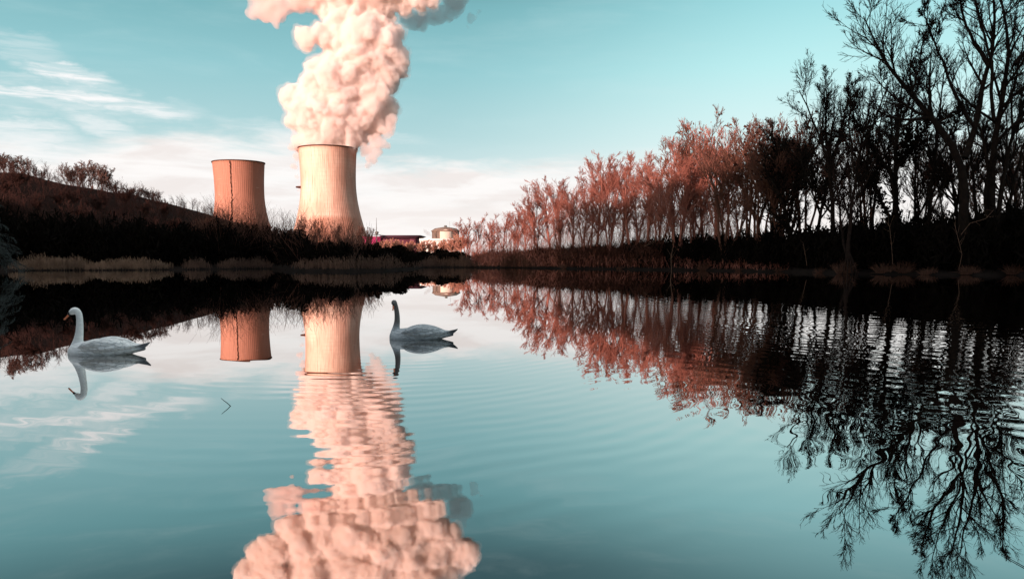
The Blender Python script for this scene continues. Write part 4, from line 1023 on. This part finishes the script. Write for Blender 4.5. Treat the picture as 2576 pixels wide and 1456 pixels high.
# drooping conifer at the left edge, nearest to the water
def conifer(px, Y, label):
    rr = np.random.default_rng(17); b = at(px, 675, Y); b[2] = .3; H = 9.0
    root = empty('conifer', tuple(b)); tag(root, label, 'conifer')
    mb = MB(); mb.tubes(np.array([[(0, 0, -.5), (.1, 0, H * .5), (0, 0, H)]]), np.array([[.28, .18, .04]]), 8); put('trunk', mb.mesh('conifer_trunk', 'bark_dark'), root)
    n = 70; z = rr.uniform(.1, .97, n) * H; az = rr.uniform(0, 6.28, n); L = (1 - z / H) * 3.0 + .8
    D = unit(np.stack([np.cos(az), np.sin(az), np.full(n, .25)], 1)); S = np.stack([np.zeros(n), np.zeros(n), z], 1)
    P, R = grow_lines(S, D, L, np.full(n, .035), 6, .06, -.16, .7); mb = MB(); mb.tubes(P, R, 4); put('branch_frame', mb.mesh('conifer_branches', 'bark_dark'), root)
    S, D, L, q = spawn(P, R, 22, .15, 1, 45, 12, .32, .6); D[:, 2] -= .35; D = unit(D)
    P2, R2 = grow_lines(S, D, L, np.full(len(S), .014), 3, .1, -.2, .6); mb = MB(); mb.tubes(P2, R2, 3)
    S, D, L, q = spawn(P2, R2, 4, .1, 1, 40, 10, .4, .6); P3, R3 = grow_lines(S, D, L, np.full(len(S), .012), 2, .1, -.2, .6); mb.tubes(P3, R3, 3)
    put('crown', mb.mesh('conifer_needles', 'conifer_needle'), root)
conifer(-18, 88, 'grey-green conifer with drooping fronds at the left end of the bank')

# ------------------------------------------------------------------ sky and sun
SUN_EL = math.radians(11.0)
sun_d = bpy.data.lights.new('sun', 'SUN'); sun_d.energy = 5.0; sun_d.angle = math.radians(.5); sun_d.color = (1.0, .69, .62)
sun = bpy.data.objects.new('sun', sun_d); COL.objects.link(sun)
dirv = Vector((S2[0] * math.cos(SUN_EL), S2[1] * math.cos(SUN_EL), -math.sin(SUN_EL)))
sun.rotation_euler = dirv.to_track_quat('-Z', 'Y').to_euler()

w = bpy.data.worlds.new('World'); sc.world = w; w.use_nodes = True
t = NT(w.node_tree); bg = w.node_tree.nodes['Background']
gen = t.new('ShaderNodeTexCoord').outputs['Generated']
sp = t.new('ShaderNodeSeparateXYZ'); t.l.new(gen, sp.inputs[0]); X, Y, Z = sp.outputs
DEG = 180 / math.pi
el = t.m('MULTIPLY', t.m('ARCSINE', Z), DEG)
az = t.m('MULTIPLY', t.m('ARCTAN2', X, Y), DEG)
e01 = t.m('DIVIDE', t.m('MAXIMUM', el, 0.0), 90.0)
left = t.ramp(e01, [(0.0000, srgb(240, 234, 232)), (0.0427, srgb(224, 236, 237)), (0.0889, srgb(180, 216, 220)), (0.1351, srgb(150, 203, 210)), (0.1778, srgb(124, 182, 190)), (0.2276, srgb(80, 118, 127)), (0.3556, srgb(44, 72, 82)) ,(.58, srgb(205, 214, 216)), (1, srgb(250, 250, 250))])
right_ = t.ramp(e01, [(0.0000, srgb(253, 242, 238)), (0.0498, srgb(246, 247, 246)), (0.0889, srgb(220, 246, 246)), (0.1351, srgb(192, 241, 243)), (0.1778, srgb(164, 224, 230)), (0.2347, srgb(118, 168, 176)), (0.3556, srgb(70, 104, 114)) ,(.58, srgb(205, 214, 216)), (1, srgb(250, 250, 250))])
azr = t.smooth(t.m('ADD', az, t.m('MULTIPLY', t.m('SUBTRACT', el, 10.0), -.5)), -8.0, 19.0)
sky = t.mix(azr, left, right_)
sv = t.xyz(t.m('MULTIPLY', az, .10), t.m('MULTIPLY', el, .52), 0)
n1 = t.noise(sv, 1.0, 6, .6, .3)
n2 = t.noise(t.xyz(t.m('MULTIPLY', az, .15), t.m('MULTIPLY', el, .85), 5.0), 1.0, 5, .6, .4)
n3 = t.noise(t.xyz(t.m('MULTIPLY', az, .38), t.m('MULTIPLY', el, 1.0), 9.0), 1.0, 5, .6)
# low cloud bank
edge = t.m('ADD', el, t.m('MULTIPLY', t.m('SUBTRACT', n1, .5), 4.5))
topl = t.m('ADD', 8.0, t.m('MULTIPLY', t.smooth(t.m('ABSOLUTE', t.m('ADD', az, 18.0)), 3.0, 10.0), -1.5))
bank = t.m('SUBTRACT', 1.0, t.smooth(edge, t.m('SUBTRACT', topl, 1.0), t.m('ADD', topl, .6)))
bank = t.m('MULTIPLY', bank, t.m('SUBTRACT', 1.0, t.m('MULTIPLY', t.smooth(az, 0.0, 15.0), .5)))
bcol = t.mix(t.smooth(n2, .35, .62), srgb(243, 236, 233), srgb(255, 252, 250))
low = t.m('SUBTRACT', 1.0, t.smooth(el, 1.0, 5.0))
bcol = t.mix(t.m('MULTIPLY', low, .6), bcol, srgb(255, 248, 244))
sky = t.mix(bank, sky, bcol)
# separate streaks: azimuth, elevation, half-lengths, tilt, strength
n4 = t.noise(t.xyz(t.m('ADD', t.m('MULTIPLY', az, .30), t.m('MULTIPLY', el, .25)), t.m('MULTIPLY', el, 2.6), 3.0), 1.0, 5, .62, .5)
def streak(a0, e0, la, le, tilt, k):
    da = t.m('SUBTRACT', az, a0); de = t.m('SUBTRACT', t.m('SUBTRACT', el, e0), t.m('MULTIPLY', da, tilt))
    de = t.m('ADD', de, t.m('MULTIPLY', t.m('SUBTRACT', n3, .5), le * 2.8))
    q = t.m('ADD', t.m('POWER', t.m('ABSOLUTE', t.m('DIVIDE', da, la)), 2.0), t.m('POWER', t.m('ABSOLUTE', t.m('DIVIDE', de, le)), 2.0))
    f = t.m('SUBTRACT', 1.0, t.smooth(q, .1, 1.5))
    return t.m('MULTIPLY', t.m('MULTIPLY', f, t.m('MULTIPLY', t.smooth(n2, .15, .5), t.m('ADD', .35, t.m('MULTIPLY', t.smooth(n4, .34, .6), .65)))), k)
tot = None
for (sx, sy, la, le, tilt, k) in [(165, 185, 110, 26, -.13, 1.0), (150, 240, 260, 15, -.02, 1.0), (300, 262, 190, 20, -.10, .8), (180, 250, 280, 45, -.06, .4), (40, 335, 150, 50, -.10, .65), (250, 315, 90, 26, -.25, .6), (120, 395, 100, 15, -.06, .85), (30, 110, 120, 36, -.15, .3), (440, 270, 80, 9, -.1, .22), (800, 330, 260, 18, -.06, .35)]:
    xc_, yc_ = (sx - 1288) / FPX, -(sy - PPY) / FPX
    q_ = 57.3 / FPX * math.cos(math.atan(xc_))
    a_ = (math.degrees(math.atan2(xc_, CP + yc_ * SP)), math.degrees(math.atan2(-SP + yc_ * CP, math.hypot(xc_, CP + yc_ * SP))), la * q_, le * q_, tilt, k)
    f = streak(*a_)
    tot = f if tot is None else t.m('MAXIMUM', tot, f)
sky = t.mix(t.m('MINIMUM', tot, 1.0), sky, srgb(252, 252, 252))
# thin veil everywhere, very faint
sky = t.mix(t.m('MULTIPLY', t.smooth(n1, .45, .8), .16), sky, srgb(214, 238, 240))
# the physical sky sets the part behind the photographer and tints the rest
nish = t.new('ShaderNodeTexSky'); nish.sky_type = 'NISHITA'; nish.sun_disc = False
nish.sun_elevation = SUN_EL; nish.sun_rotation = math.atan2(-S2[0], -S2[1]) % (2 * math.pi)
nsk = t.mix(1.0, nish.outputs[0], (.21, .20, .18, 1), 'MULTIPLY')
front = t.smooth(Y, -.5, .2)
full = t.mix(front, nsk, sky)
full = t.mix(1.0, full, t.ramp(t.m('DIVIDE', el, 90.0), [(.42, (.42, .42, .42, 1)), (.8, (1, 1, 1, 1))]), 'MULTIPLY')  # unseen overhead sky brightened to light the swans from above
full = t.mix(1.0, full, (2.38, 2.38, 2.38, 1), 'MULTIPLY')
t.l.new(full, bg.inputs['Color']); bg.inputs['Strength'].default_value = .707

# ------------------------------------------------------------------ render settings
sc.render.engine = 'CYCLES'
cy = sc.cycles
cy.use_denoising = True
cy.max_bounces = 26; cy.diffuse_bounces = 2; cy.glossy_bounces = 3; cy.transmission_bounces = 2; cy.volume_bounces = 24; cy.transparent_max_bounces = 8
cy.sample_clamp_indirect = 6.0
cy.caustics_reflective = True; cy.caustics_refractive = False
sc.view_settings.view_transform = 'Standard'; sc.view_settings.look = 'None'
sc.view_settings.exposure = 0.5; sc.view_settings.gamma = 1.0
